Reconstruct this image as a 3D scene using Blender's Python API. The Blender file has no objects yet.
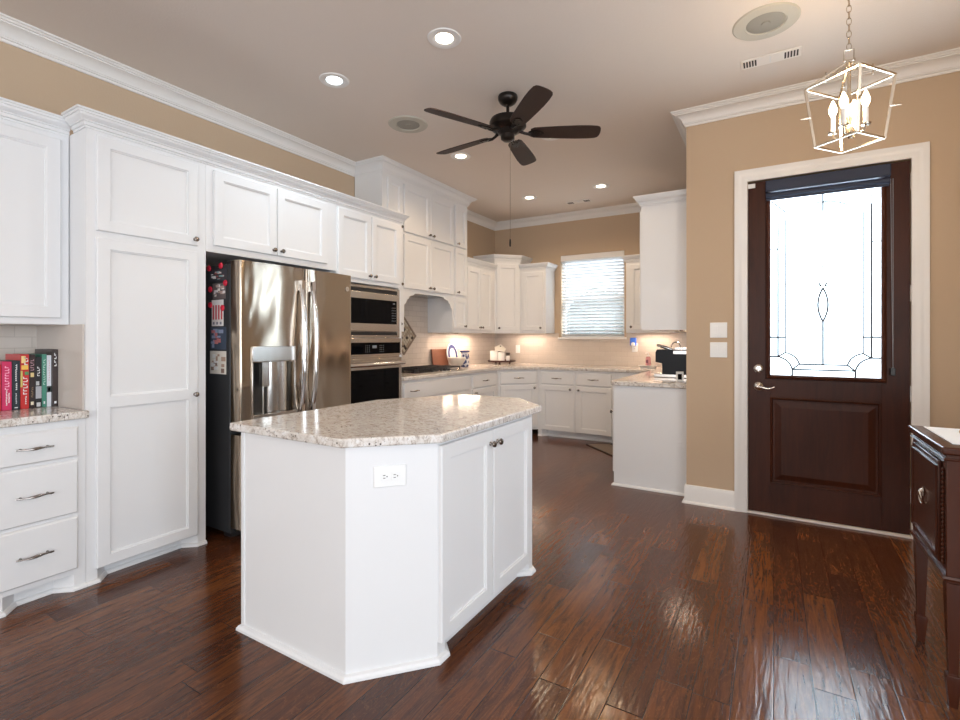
import bpy, bmesh, math, random
from mathutils import Vector, Matrix
random.seed(7)
PI = math.pi
S = bpy.context.scene
COL = S.collection

# ------------------------------------------------------------------ camera
cam_d = bpy.data.cameras.new('camera'); cam = bpy.data.objects.new('camera', cam_d); COL.objects.link(cam)
cam.location = (0, 0, 1.29); cam.rotation_euler = (PI/2, 0, math.atan(294/491))
cam_d.sensor_width = 36; cam_d.lens = 491/960*36; cam_d.shift_y = -22/960; cam_d.clip_start = .05
S.camera = cam
# ------------------------------------------------------------------ view, world
S.view_settings.view_transform = 'Standard'; S.view_settings.look = 'None'
S.view_settings.gamma = 1; S.view_settings.use_curve_mapping = False
S.view_settings.exposure = 0.0
W = bpy.data.worlds.new('world'); S.world = W; W.use_nodes = True
bg = W.node_tree.nodes['Background']; bg.inputs[0].default_value = (.80, .90, 1, 1); bg.inputs[1].default_value = 2.4

def area(name, loc, rot, sx, sy, power, color=(1, 1, 1), spread=PI):
    l = bpy.data.lights.new(name, 'AREA'); l.shape = 'RECTANGLE'; l.size = sx; l.size_y = sy
    l.energy = power; l.color = color; l.spread = spread
    o = bpy.data.objects.new(name, l); COL.objects.link(o); o.location = loc; o.rotation_euler = rot
    return o
# daylight coming through the living room windows behind the camera, the entry door and the kitchen window
for i, x in enumerate((-1.85, .20, 2.25)):
    area('daylight_living_back_%d' % i, (x, -3.50, 1.55), (PI/2+.22, 0, 0), 1.45, 2.0, 46, (.95, .975, 1))
for i, y in enumerate((-2.3, -.1)):
    area('daylight_living_right_%d' % i, (3.35, y, 1.5), (PI/2+.30, 0, PI/2), 1.55, 1.9, 104, (.76, .88, 1))
area('open_sky_over_porch', (.3, 7.4, 4.6), (-math.radians(50), 0, 0), 3, 2, 2300, (.80, .93, 1))
area('open_sky_over_yard', (-2.2, 9.2, 5.0), (-math.radians(45), 0, 0), 4, 2, 120, (.85, .93, 1))

# ------------------------------------------------------------------ materials
def mat(name, col=(.8, .8, .8), rough=.5, metal=0, spec=.5, coat=0, emit=None, estr=0):
    m = bpy.data.materials.new(name); m.use_nodes = True
    b = m.node_tree.nodes['Principled BSDF']
    b.inputs['Base Color'].default_value = (*col, 1); b.inputs['Roughness'].default_value = rough
    b.inputs['Metallic'].default_value = metal; b.inputs['Specular IOR Level'].default_value = spec
    b.inputs['Coat Weight'].default_value = coat; b.inputs['Coat Roughness'].default_value = .08
    if emit: b.inputs['Emission Color'].default_value = (*emit, 1); b.inputs['Emission Strength'].default_value = estr
    return m
class NT:
    def __init__(s, m): s.t = m.node_tree; s.b = s.t.nodes['Principled BSDF']
    def n(s, typ, **k):
        nd = s.t.nodes.new(typ)
        for a, v in k.items():
            if a.startswith('i_'):
                nd.inputs[a[2:].replace('_', ' ')].default_value = v
            else: setattr(nd, a, v)
        return nd
    def l(s, a, b): s.t.links.new(a, b)
    def math(s, op, a, b=None, c=None):
        nd = s.n('ShaderNodeMath', operation=op)
        for i, v in enumerate((a, b, c)):
            if v is None: continue
            if isinstance(v, (int, float)): nd.inputs[i].default_value = v
            else: s.l(v, nd.inputs[i])
        return nd.outputs[0]
    def ramp(s, fac, stops, interp='LINEAR'):
        r = s.n('ShaderNodeValToRGB'); r.color_ramp.interpolation = interp; e = r.color_ramp.elements
        while len(e) < len(stops): e.new(.5)
        for i, (p, c) in enumerate(stops):
            e[i].position = p; e[i].color = (*c, 1) if len(c) == 3 else c
        s.l(fac, r.inputs[0]); return r.outputs[0]
    def mix(s, fac, a, b, mode='MIX'):
        m = s.n('ShaderNodeMix', data_type='RGBA', blend_type=mode)
        for sock, v in ((m.inputs[0], fac), (m.inputs[6], a), (m.inputs[7], b)):
            if isinstance(v, (int, float)): sock.default_value = v
            elif isinstance(v, tuple): sock.default_value = (*v, 1)
            else: s.l(v, sock)
        return m.outputs[2]
    def bump(s, h, strength=.2, dist=.01):
        b = s.n('ShaderNodeBump'); b.inputs['Strength'].default_value = strength; b.inputs['Distance'].default_value = dist
        s.l(h, b.inputs['Height']); s.l(b.outputs[0], s.b.inputs['Normal'])
    def obj(s, scale=(1, 1, 1), rot=(0, 0, 0), world=False):
        c = s.n('ShaderNodeNewGeometry') if world else s.n('ShaderNodeTexCoord')
        mp = s.n('ShaderNodeMapping'); mp.inputs['Scale'].default_value = scale; mp.inputs['Rotation'].default_value = rot
        s.l(c.outputs['Position' if world else 'Object'], mp.inputs[0]); return mp.outputs[0]
    def noise(s, vec, scale, detail=3, rough=.5, dist=0):
        n = s.n('ShaderNodeTexNoise'); n.inputs['Scale'].default_value = scale; n.inputs['Detail'].default_value = detail
        n.inputs['Roughness'].default_value = rough; n.inputs['Distortion'].default_value = dist
        s.l(vec, n.inputs['Vector']); return n.outputs[0]

def wall_paint(name, col, bumpy=.15):
    m = mat(name, col, .75, spec=.25); t = NT(m)
    v = t.obj(world=True); t.bump(t.noise(v, 90, 3), bumpy, .004)
    return m
M_WALL = wall_paint('tan_wall_paint', (.54, .41, .29))
M_CEIL = wall_paint('ceiling_paint', (.76, .68, .615), .25)
M_LIVWALL = wall_paint('living_wall_paint', (.50, .39, .28))
M_TRIM = mat('white_trim_paint', (.82, .80, .78), .35)
M_CAB = mat('white_cabinet_paint', (.765, .765, .77), .38)
M_PLATE = mat('white_plastic', (.85, .85, .84), .3)
M_IVORY = mat('ivory_plastic', (.80, .74, .66), .4)
M_BLACK = mat('black_plastic', (.012, .012, .014), .35)
M_FRSIDE = mat('charcoal_textured_steel', (.030, .031, .034), .45)
M_GLASSBLK = mat('black_appliance_glass', (.003, .003, .004), .05, spec=.08)
M_PEWTER = mat('antique_pewter', (.26, .23, .21), .25, metal=1)
M_NICKEL = mat('satin_nickel', (.62, .58, .54), .22, metal=1)
M_CHROME = mat('chrome', (.75, .76, .78), .1, metal=1)
M_BRONZE = mat('oil_rubbed_bronze', (.022, .017, .015), .32, metal=.7)
M_IRON = mat('cast_iron', (.015, .015, .018), .5)

def steel(name, col, rough, warp):
    m = mat(name, col, rough, metal=1); t = NT(m)
    v = t.obj(scale=(1, 1, .32)); n = t.noise(v, 3.2, 2, .4, .6)
    b1 = t.n('ShaderNodeBump'); b1.inputs['Strength'].default_value = warp; b1.inputs['Distance'].default_value = .06
    t.l(n, b1.inputs['Height']); t.l(b1.outputs[0], t.b.inputs['Normal'])
    r = t.noise(t.obj(scale=(2, 2, 260)), 4, 2)
    t.l(t.math('MULTIPLY_ADD', r, .10, rough-.05), t.b.inputs['Roughness'])
    return m
M_STEEL = steel('brushed_stainless_steel', (.38, .315, .25), .17, .55)
M_STEEL2 = steel('stainless_trim', (.52, .49, .46), .24, .03)

def granite(name):
    m = mat(name, (.6, .55, .5), .12, spec=.5); t = NT(m); v = t.obj(world=True)
    big = t.noise(v, 7, 4, .6, .5); mid = t.noise(t.obj(scale=(1, 1.9, 1), rot=(0, 0, .5), world=True), 34, 6, .75, .6); fine = t.noise(v, 95, 3, .7)
    c = t.ramp(mid, [(.30, (.16, .13, .12)), (.40, (.44, .38, .33)), (.48, (.68, .63, .58)), (.60, (.78, .76, .74))])
    c = t.mix(t.ramp(big, [(.48, (0, 0, 0)), (.70, (.45, .45, .45))]), c, (.50, .44, .38))
    c = t.mix(t.ramp(fine, [(.60, (0, 0, 0)), (.68, (.75, .75, .75))]), c, (.25, .20, .17))
    vo = t.n('ShaderNodeTexVoronoi'); vo.inputs['Scale'].default_value = 62; t.l(v, vo.inputs['Vector'])
    sp = t.math('MULTIPLY', t.math('LESS_THAN', vo.outputs['Distance'], .23), t.math('GREATER_THAN', t.noise(v, 14, 3), .53))
    c = t.mix(sp, c, (.085, .070, .065))
    t.l(c, t.b.inputs['Base Color']); return m
M_GRAN = granite('granite')

def subway(name, c1, c2):
    m = mat(name, c1, .22); t = NT(m)
    g = t.n('ShaderNodeNewGeometry'); sep = t.n('ShaderNodeSeparateXYZ'); t.l(g.outputs['Position'], sep.inputs[0])
    h = t.math('ADD', sep.outputs[0], sep.outputs[1]); cb = t.n('ShaderNodeCombineXYZ')
    t.l(h, cb.inputs[0]); t.l(t.math('SUBTRACT', sep.outputs[2], .915), cb.inputs[1])
    br = t.n('ShaderNodeTexBrick'); br.inputs['Scale'].default_value = 1; br.inputs['Brick Width'].default_value = .152
    br.inputs['Row Height'].default_value = .0635; br.inputs['Mortar Size'].default_value = .0022
    br.inputs['Color1'].default_value = (*c1, 1); br.inputs['Color2'].default_value = (*c2, 1); br.inputs['Mortar'].default_value = (.50, .435, .38, 1)
    t.l(cb.outputs[0], br.inputs['Vector']); t.l(br.outputs[0], t.b.inputs['Base Color'])
    t.bump(t.math('SUBTRACT', 1, br.outputs[1]), .5, .002); return m
M_TILE = subway('subway_tile', (.57, .50, .44), (.61, .54, .48))

def floor_mat():
    m = mat('hand_scraped_walnut_planks', (.1, .04, .02), .2, spec=.43); t = NT(m)
    g = t.n('ShaderNodeNewGeometry'); sep = t.n('ShaderNodeSeparateXYZ'); t.l(g.outputs['Position'], sep.inputs[0])
    X, Y = sep.outputs[0], sep.outputs[1]
    u = t.math('DIVIDE', t.math('ADD', X, 10.035), .127); row = t.math('FLOOR', u); fu = t.math('SUBTRACT', u, row)
    wn = t.n('ShaderNodeTexWhiteNoise', noise_dimensions='1D'); t.l(row, wn.inputs['W'])
    wn2 = t.n('ShaderNodeTexWhiteNoise', noise_dimensions='1D'); t.l(t.math('ADD', row, 31.7), wn2.inputs['W'])
    L = t.math('MULTIPLY_ADD', wn.outputs[0], .55, .55)
    w = t.math('DIVIDE', t.math('ADD', t.math('ADD', Y, 20), t.math('MULTIPLY', wn2.outputs[0], 1.3)), L)
    colm = t.math('FLOOR', w); fw = t.math('SUBTRACT', w, colm)
    cb = t.n('ShaderNodeCombineXYZ'); t.l(row, cb.inputs[0]); t.l(colm, cb.inputs[1])
    pid = t.n('ShaderNodeTexWhiteNoise', noise_dimensions='2D'); t.l(cb.outputs[0], pid.inputs['Vector'])
    du = t.math('MULTIPLY', t.math('MINIMUM', fu, t.math('SUBTRACT', 1, fu)), .127)
    dw = t.math('MULTIPLY', t.math('MINIMUM', fw, t.math('SUBTRACT', 1, fw)), L)
    edge = t.math('MINIMUM', du, dw)
    gap = t.math('LESS_THAN', edge, .0016)
    # grain, shifted for each plank
    ofs = t.n('ShaderNodeVectorMath', operation='MULTIPLY_ADD'); t.l(pid.outputs['Color'], ofs.inputs[0]); ofs.inputs[1].default_value = (9, 9, 9); t.l(g.outputs['Position'], ofs.inputs[2])
    def mapped(sc):
        mp = t.n('ShaderNodeMapping'); mp.inputs['Scale'].default_value = sc; t.l(ofs.outputs[0], mp.inputs[0]); return mp.outputs[0]
    grain = t.noise(mapped((30, 2.2, 1)), 1.6, 6, .62, 1.2)
    fig = t.noise(mapped((7, 2.0, 1)), 1.4, 4, .55, 2.2)
    ring = t.math('FRACT', t.math('MULTIPLY', fig, 9)); ring = t.math('SUBTRACT', 1, t.math('MULTIPLY', t.math('ABSOLUTE', t.math('SUBTRACT', ring, .5)), 2))
    ringl = t.ramp(ring, [(.0, (0, 0, 0)), (.80, (0, 0, 0)), (1, (.7, .7, .7))])
    base = t.ramp(pid.outputs[0], [(0, (.068, .020, .008)), (.4, (.110, .033, .010)), (.75, (.150, .047, .013)), (1, (.175, .060, .017))])
    c = t.mix(t.ramp(grain, [(.40, (.0, .0, .0)), (.66, (.85, .85, .85))]), base, (.035, .012, .007))
    c = t.mix(t.math('MULTIPLY', ringl, .40), c, (.26, .10, .030))
    c = t.mix(gap, c, (.012, .005, .004))
    t.l(c, t.b.inputs['Base Color'])
    t.l(t.math('MULTIPLY_ADD', grain, .16, .10), t.b.inputs['Roughness'])
    scr = t.noise(mapped((42, 6, 1)), 1.0, 2, .5, .4)
    bev = t.ramp(edge, [(0, (0, 0, 0)), (.004, (1, 1, 1))])
    h = t.math('ADD', t.math('MULTIPLY', scr, .9), t.math('MULTIPLY', bev, .12)); h = t.math('ADD', h, t.math('MULTIPLY', grain, .10))
    t.bump(h, .5, .004); return m
M_FLOOR = floor_mat()

def wood(name, c1, c2, rough=.3, sc=(14, 14, 1.4), coat=.3):
    m = mat(name, c1, rough, coat=coat); t = NT(m); v = t.obj(scale=sc)
    n = t.noise(v, 2, 5, .6, 1); n2 = t.noise(t.obj(scale=(1.2, 1.2, .6)), 2.5, 3)
    c = t.mix(n, c1, c2); c = t.mix(t.ramp(n2, [(.4, (0, 0, 0)), (.7, (.5, .5, .5))]), c, c2)
    t.l(c, t.b.inputs['Base Color']); t.bump(n, .12, .003); return m
M_DOOR = wood('dark_mahogany_stain', (.011, .0035, .003), (.075, .020, .008), .36, coat=0); M_DOOR.node_tree.nodes['Principled BSDF'].inputs['Specular IOR Level'].default_value = .2
M_BUFFET = wood('mahogany_antique', (.022, .006, .004), (.080, .020, .007), .25, coat=0); M_BUFFET.node_tree.nodes['Principled BSDF'].inputs['Specular IOR Level'].default_value = .35
M_BOARD = wood('cutting_board_wood', (.27, .105, .055), (.17, .06, .032), .45, (14, 1.5, 14), 0)
M_BLADE = wood('walnut_blade', (.045, .018, .010), (.022, .009, .006), .6, (3, 3, 3), 0)
M_TRAY = wood('dark_tray_wood', (.05, .012, .010), (.03, .008, .006), .3)

def pane(name, mixv, col, rough):
    m = bpy.data.materials.new(name); m.use_nodes = True; t = m.node_tree; t.nodes.clear()
    out = t.nodes.new('ShaderNodeOutputMaterial'); tr = t.nodes.new('ShaderNodeBsdfTransparent'); tl = t.nodes.new('ShaderNodeBsdfTranslucent')
    gl = t.nodes.new('ShaderNodeBsdfGlossy'); gl.inputs['Roughness'].default_value = rough
    tl.inputs[0].default_value = (*col, 1)
    m1 = t.nodes.new('ShaderNodeMixShader'); m1.inputs[0].default_value = mixv
    m2 = t.nodes.new('ShaderNodeMixShader'); m2.inputs[0].default_value = .05
    t.links.new(tr.outputs[0], m1.inputs[1]); t.links.new(tl.outputs[0], m1.inputs[2])
    t.links.new(m1.outputs[0], m2.inputs[1]); t.links.new(gl.outputs[0], m2.inputs[2]); t.links.new(m2.outputs[0], out.inputs[0])
    return m
M_DOORGLASS = pane('textured_door_glass', .90, (.9, .95, 1), .15)
M_WINGLASS = pane('window_glass', .04, (.9, .95, 1), .03)
M_SLAT = mat('white_blind_slat', (.80, .82, .84), .45)
_b = M_SLAT.node_tree.nodes['Principled BSDF']; _b.inputs['Transmission Weight'].default_value = .0
M_LED = mat('lamp_lens_warm', (1, .95, .9), .3, emit=(1, .86, .68), estr=7)
M_LEDC = mat('lamp_lens_cool', (1, 1, 1), .3, emit=(.78, .92, 1), estr=7)
M_BULB = mat('candle_bulb', (1, .95, .9), .3, emit=(1, .78, .50), estr=14)
M_SPK = mat('speaker_ring', (.52, .49, .42), .6); M_SPKG = mat('speaker_grille', (.30, .285, .25), .7)
M_VENTDARK = mat('vent_shadow', (.05, .045, .04), .8)
M_DKFAB = mat('navy_roller_shade', (.018, .027, .060), .6)

# ------------------------------------------------------------------ mesh builder
class MB:
    def __init__(s): s.v = []; s.f = []; s.mi = []; s.cur = 0
    def add(s, vs, fs):
        o = len(s.v); s.v += [tuple(p) for p in vs]
        for f in fs: s.f.append([i+o for i in f]); s.mi.append(s.cur)
        return s
    def box(s, x0, y0, z0, x1, y1, z1):
        if x0 > x1: x0, x1 = x1, x0
        if y0 > y1: y0, y1 = y1, y0
        if z0 > z1: z0, z1 = z1, z0
        return s.add([(x0,y0,z0),(x1,y0,z0),(x1,y1,z0),(x0,y1,z0),(x0,y0,z1),(x1,y0,z1),(x1,y1,z1),(x0,y1,z1)],
                     [(0,3,2,1),(4,5,6,7),(0,1,5,4),(1,2,6,5),(2,3,7,6),(3,0,4,7)])
    def prism(s, poly, z0, z1, axis='z'):
        n = len(poly)
        def P(a, b, c): return (a, b, c) if axis == 'z' else ((a, c, b) if axis == 'y' else (c, a, b))
        vs = [P(a, b, z0) for a, b in poly] + [P(a, b, z1) for a, b in poly]
        return s.add(vs, [list(range(n))[::-1], list(range(n, 2*n))] + [(i, (i+1) % n, n+(i+1) % n, n+i) for i in range(n)])
    def tube(s, pts, r, n=10, cap=True):
        pts = [Vector(p) for p in pts]; k = len(pts); rs = r if isinstance(r, (list, tuple)) else [r]*k
        vs = []; up = None
        for i, p in enumerate(pts):
            d = (pts[min(i+1, k-1)]-pts[max(i-1, 0)]).normalized()
            if up is None: up = d.orthogonal().normalized()
            a = (up-d*up.dot(d)); a = a.normalized() if a.length > 1e-6 else d.orthogonal().normalized(); up = a; b = d.cross(a)
            for j in range(n):
                t = 2*PI*j/n; vs.append(p+(a*math.cos(t)+b*math.sin(t))*rs[i])
        fs = [(i*n+j, i*n+(j+1) % n, (i+1)*n+(j+1) % n, (i+1)*n+j) for i in range(k-1) for j in range(n)]
        if cap: fs += [list(range(n))[::-1], list(range((k-1)*n, k*n))]
        return s.add(vs, fs)
    def ring(s, pts, r, n=8):
        pts = [Vector(p) for p in pts]; k = len(pts); vs = []
        c = sum(pts, Vector())/k
        for i, p in enumerate(pts):
            d = (pts[(i+1) % k]-pts[i-1]).normalized(); a = (p-c); a = (a-d*a.dot(d)).normalized(); b = d.cross(a)
            for j in range(n):
                t = 2*PI*j/n; vs.append(p+(a*math.cos(t)+b*math.sin(t))*r)
        return s.add(vs, [(i*n+j, i*n+(j+1) % n, ((i+1) % k)*n+(j+1) % n, ((i+1) % k)*n+j) for i in range(k) for j in range(n)])
    def lathe(s, prof, c=(0, 0, 0), axis=(0, 0, 1), n=24, cap=True):
        ax = Vector(axis).normalized(); a = ax.orthogonal().normalized(); b = ax.cross(a); c = Vector(c); vs = []; k = len(prof)
        for r, h in prof:
            for j in range(n):
                t = 2*PI*j/n; vs.append(c+ax*h+(a*math.cos(t)+b*math.sin(t))*max(r, 1e-5))
        fs = [(i*n+j, i*n+(j+1) % n, (i+1)*n+(j+1) % n, (i+1)*n+j) for i in range(k-1) for j in range(n)]
        if cap: fs += [list(range(n))[::-1], list(range((k-1)*n, k*n))]
        return s.add(vs, fs)
    def sweep(s, prof, path, z, closed=False):
        """prof: closed polygon of (out, up) offsets; path: 2D points, 'out' is to the right of travel"""
        P = [Vector(p) for p in path]; k = len(P); m = len(prof); vs = []
        for i in range(k):
            d1 = (P[i]-P[i-1]).normalized() if (i > 0 or closed) else None
            d2 = (P[(i+1) % k]-P[i]).normalized() if (i < k-1 or closed) else None
            if d1 is None: d1 = d2
            if d2 is None: d2 = d1
            n1 = Vector((d1.y, -d1.x)); n2 = Vector((d2.y, -d2.x)); nn = (n1+n2).normalized(); sc = 1/max(.2, nn.dot(n1))
            for o, h in prof: q = P[i]+nn*o*sc; vs.append((q.x, q.y, z+h))
        rng = range(k) if closed else range(k-1)
        fs = [(i*m+j, i*m+(j+1) % m, ((i+1) % k)*m+(j+1) % m, ((i+1) % k)*m+j) for i in rng for j in range(m)]
        if not closed: fs += [list(range(m))[::-1], list(range((k-1)*m, k*m))]
        return s.add(vs, fs)
    def panel(s, x0, z0, x1, z1, y, th, insets, edge=.004, fr=.058):
        """cabinet front facing -y whose back lies at y; insets: list of (z lo, z hi) recessed fields, empty for a slab"""
        yb, yf = y, y-th
        s.add([(x0,yb,z0),(x1,yb,z0),(x1,yb,z1),(x0,yb,z1),(x0,yf+edge,z0),(x1,yf+edge,z0),(x1,yf+edge,z1),(x0,yf+edge,z1),
               (x0+edge,yf,z0+edge),(x1-edge,yf,z0+edge),(x1-edge,yf,z1-edge),(x0+edge,yf,z1-edge)],
              [(0,1,2,3)]+[(i,(i+1)%4,4+(i+1)%4,4+i) for i in range(4)]+[(4+i,4+(i+1)%4,8+(i+1)%4,8+i) for i in range(4)])
        X0, X1, Z0, Z1 = x0+edge, x1-edge, z0+edge, z1-edge
        def q(a, b, c, d, yy=yf): s.add([(a,yy,b),(c,yy,b),(c,yy,d),(a,yy,d)], [(0,1,2,3)])
        if not insets: q(X0, Z0, X1, Z1); return s
        a, b = x0+fr, x1-fr
        q(X0, Z0, a, Z1); q(b, Z0, X1, Z1)
        zz = Z0
        for lo, hi in insets:
            q(a, zz, b, lo); zz = hi
            R = [(0, 0), (.002, .0055), (.007, .0062), (.009, .0125)]
            vs = []
            for i, dpt in R: vs += [(a+i,yf+dpt,lo+i),(b-i,yf+dpt,lo+i),(b-i,yf+dpt,hi-i),(a+i,yf+dpt,hi-i)]
            fs = [(r*4+i, r*4+(i+1)%4, (r+1)*4+(i+1)%4, (r+1)*4+i) for r in range(3) for i in range(4)]+[(12,13,14,15)]
            s.add(vs, fs)
        q(a, zz, b, Z1); return s
    def build(s, name, m, parent=None, loc=None, bevel=0, smooth=35, seg=2, recalc=True):
        me = bpy.data.meshes.new(name); me.from_pydata(s.v, [], s.f)
        ms = m if isinstance(m, (list, tuple)) else [m]
        for x in ms: me.materials.append(x)
        if len(ms) > 1:
            for p, i in zip(me.polygons, s.mi): p.material_index = i
        if recalc:
            b = bmesh.new(); b.from_mesh(me); bmesh.ops.remove_doubles(b, verts=b.verts, dist=1e-5); bmesh.ops.recalc_face_normals(b, faces=b.faces); b.to_mesh(me); b.free()
        if smooth:
            for p in me.polygons: p.use_smooth = True
            me.set_sharp_from_angle(angle=math.radians(smooth))
        o = bpy.data.objects.new(name, me); COL.objects.link(o)
        if parent is not None: o.parent = parent
        if loc is not None: o.location = loc
        if bevel:
            bv = o.modifiers.new('bevel', 'BEVEL'); bv.width = bevel; bv.segments = seg; bv.limit_method = 'ANGLE'; bv.angle_limit = math.radians(40)
        return o

def tag(o, label, cat, group=None):
    o['label'] = label; o['category'] = cat
    if group: o['group'] = group
    return o
def thing(name, label, cat, loc=(0, 0, 0), rz=0, group=None):
    o = bpy.data.objects.new(name, None); COL.objects.link(o); o.empty_display_size = .1
    o.location = loc; o.rotation_euler = (0, 0, rz); return tag(o, label, cat, group)
def struct(name, mb, m, **k):
    o = mb.build(name, m, **k); o['kind'] = 'structure'; return o
def copytree(o, parent=None):
    c = o.copy(); COL.objects.link(c)
    if parent is not None: c.parent = parent
    for ch in [x for x in bpy.data.objects if x.parent == o]: copytree(ch, c)
    return c

# ------------------------------------------------------------------ the room
XL, YB, XR, YD, H = -3.70, 6.62, -.590, 4.14, 3.05
PLAN = [(-3.9, -4.12), (4.0, -4.12), (4.0, 1.85), (1.47, 1.85), (1.47, 4.30), (-.43, 4.30), (-.43, 6.78), (-3.9, 6.78)]
struct('floor', MB().prism(PLAN, -.1, 0), M_FLOOR, smooth=0)
struct('ceiling', MB().prism(PLAN, H, H+.1), M_CEIL, smooth=0)
struct('wall_left', MB().box(-3.85, -4.1, 0, XL, 6.77, H), M_WALL, smooth=0)
WX0, WX1, WZ0, WZ1 = -2.620, -1.715, 1.30, 2.465
w = MB(); w.box(XL, YB, 0, WX0, YB+.15, H); w.box(WX1, YB, 0, XR+.15, YB+.15, H); w.box(WX0, YB, 0, WX1, YB+.15, WZ0); w.box(WX0, YB, WZ1, WX1, YB+.15, H)
struct('wall_back', w, M_WALL, smooth=0)
struct('wall_kitchen_right', MB().box(XR, YD+.15, 0, XR+.15, YB, H), M_WALL, smooth=0)
DX0, DX1, DZ1 = -.168, .758, 2.445
w = MB(); w.box(XR, YD, 0, DX0, YD+.15, H); w.box(DX1, YD, 0, 1.45, YD+.15, H); w.box(DX0, YD, DZ1, DX1, YD+.15, H)
struct('wall_entry', w, M_WALL, smooth=0)
struct('wall_foyer_right', MB().box(1.30, 1.68, 0, 1.45, YD, H), M_WALL, smooth=0)
struct('wall_foyer_front', MB().box(1.45, 1.68, 0, 3.8, 1.8, H), M_LIVWALL, smooth=0)
def holed_wall(name, axis, a0, a1, b0, b1, holes, z0, z1):
    w = MB(); segs = []; p = a0
    for h0, h1 in holes: segs.append((p, h0, 0, H)); segs.append((h0, h1, 0, z0)); segs.append((h0, h1, z1, H)); p = h1
    segs.append((p, a1, 0, H))
    for s0, s1, l, t in segs:
        if axis == 'x': w.box(s0, b0, l, s1, b1, t)
        else: w.box(b0, s0, l, b1, s1, t)
    struct(name, w, M_LIVWALL, smooth=0)
bh = [(-2.6, -1.1), (-.55, .95), (1.5, 3.0)]
holed_wall('wall_living_back', 'x', -3.7, 3.8, -4.1, -3.95, bh, .45, 2.65)
rh = [(-3.1, -1.5), (-.9, .7)]
holed_wall('wall_living_right', 'y', -4.1, 1.8, 3.8, 3.95, rh, .45, 2.55)
k = 2
for h0, h1 in bh:
    f = MB(); f.box(h0, -4.06, .45, h1, -4.0, .52); f.box(h0, -4.06, 2.58, h1, -4.0, 2.65)
    for x in (h0, (h0+h1)/2-.02, h1-.05): f.box(x, -4.06, .52, x+.05, -4.0, 2.58)
    f.box(h0+.05, -4.05, 1.9, h1-.05, -4.01, 1.94); f.box(h0, -4.09, .45, h1, -4.065, 2.65); struct('window_%d' % k, f, M_TRIM, smooth=0); k += 1  # last box is an opaque slab added to block sky light through the opening
for h0, h1 in rh:
    f = MB(); f.box(3.86, h0, .45, 3.92, h1, .52); f.box(3.86, h0, 2.48, 3.92, h1, 2.55)
    for y in (h0, (h0+h1)/2-.02, h1-.05): f.box(3.86, y, .52, 3.92, y+.05, 2.48)
    f.box(3.925, h0, .45, 3.945, h1, 2.55); struct('window_%d' % k, f, M_TRIM, smooth=0); k += 1  # slab added behind this frame too, keeping the outside sky light out

CROWN = [(0, 0), (0, -.105), (.010, -.105), (.013, -.100), (.013, -.090), (.022, -.088), (.022, -.080), (.027, -.079), (.031, -.066), (.040, -.052), (.055, -.040), (.074, -.031), (.086, -.028), (.086, -.021), (.099, -.020), (.104, -.012), (.115, -.010), (.115, 0)]
CS = [(o, h-.0005) for o, h in CROWN]
HY0, HY1, HXF = 3.662, 5.23, -3.32          # tall hood cabinet
struct('trim_1', MB().sweep(CS, [(XL, -3.95), (XL, HY0)], H), M_TRIM)
struct('trim_2', MB().sweep([(o*.88, h) for o, h in CS], [(XL, HY1), (XL, YB), (XR, YB), (XR, YD), (1.30, YD), (1.30, 1.68), (1.45, 1.68)], H), M_TRIM)
struct('trim_3', MB().sweep(CS, [(1.45, 1.68), (3.8, 1.68), (3.8, -3.95), (XL, -3.95)], H), M_TRIM)
BP = [(0, 0), (.014, 0), (.014, .125), (.010, .140), (0, .142)]
def base(name, path):
    b = MB().sweep(BP, path, 0.0); b.sweep([(.014, 0), (.030, 0), (.029, .010), (.014, .018)], path, 0); struct(name, b, M_TRIM)
base('baseboard_entry', [(XR, 4.29), (XR, YD), (DX0-.085, YD)])
base('baseboard_entry_right', [(DX1+.085, YD), (1.30, YD), (1.30, 1.68)])
# door casing, jamb and threshold
CP = [(0, 0), (0, .012), (.010, .018), (.030, .020), (.050, .022), (.060, .028), (.085, .028), (.085, 0)]
c = MB()
def casing(c, x0, x1, z1, y):
    # mitred frame: profile (distance from opening, thickness)
    k = len(CP); vs = []
    for (sx, px, pz) in ((-1, x0, 0), (-1, x0, z1), (1, x1, z1), (1, x1, 0)):
        for d, th in CP: vs.append((px+sx*d, y-th, pz+(d if pz > 0 else 0)))
    fs = [(i*k+j, i*k+(j+1) % k, (i+1)*k+(j+1) % k, (i+1)*k+j) for i in range(3) for j in range(k)] + [list(range(k)), list(range(3*k, 4*k))]
    c.add(vs, fs)
casing(c, DX0, DX1, DZ1, YD); struct('trim_4', c, M_TRIM)
j = MB(); j.box(DX0, YD+.062, 0, DX0+.012, YD+.15, DZ1); j.box(DX1-.012, YD+.062, 0, DX1, YD+.15, DZ1); j.box(DX0, YD+.062, DZ1-.012, DX1, YD+.15, DZ1)
struct('trim_5', j, M_TRIM, smooth=0)
struct('trim_6', MB().box(DX0, YD-.02, 0, DX1, YD+.15, .014), mat('threshold_white', (.75, .70, .66), .4), bevel=.004)

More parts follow.
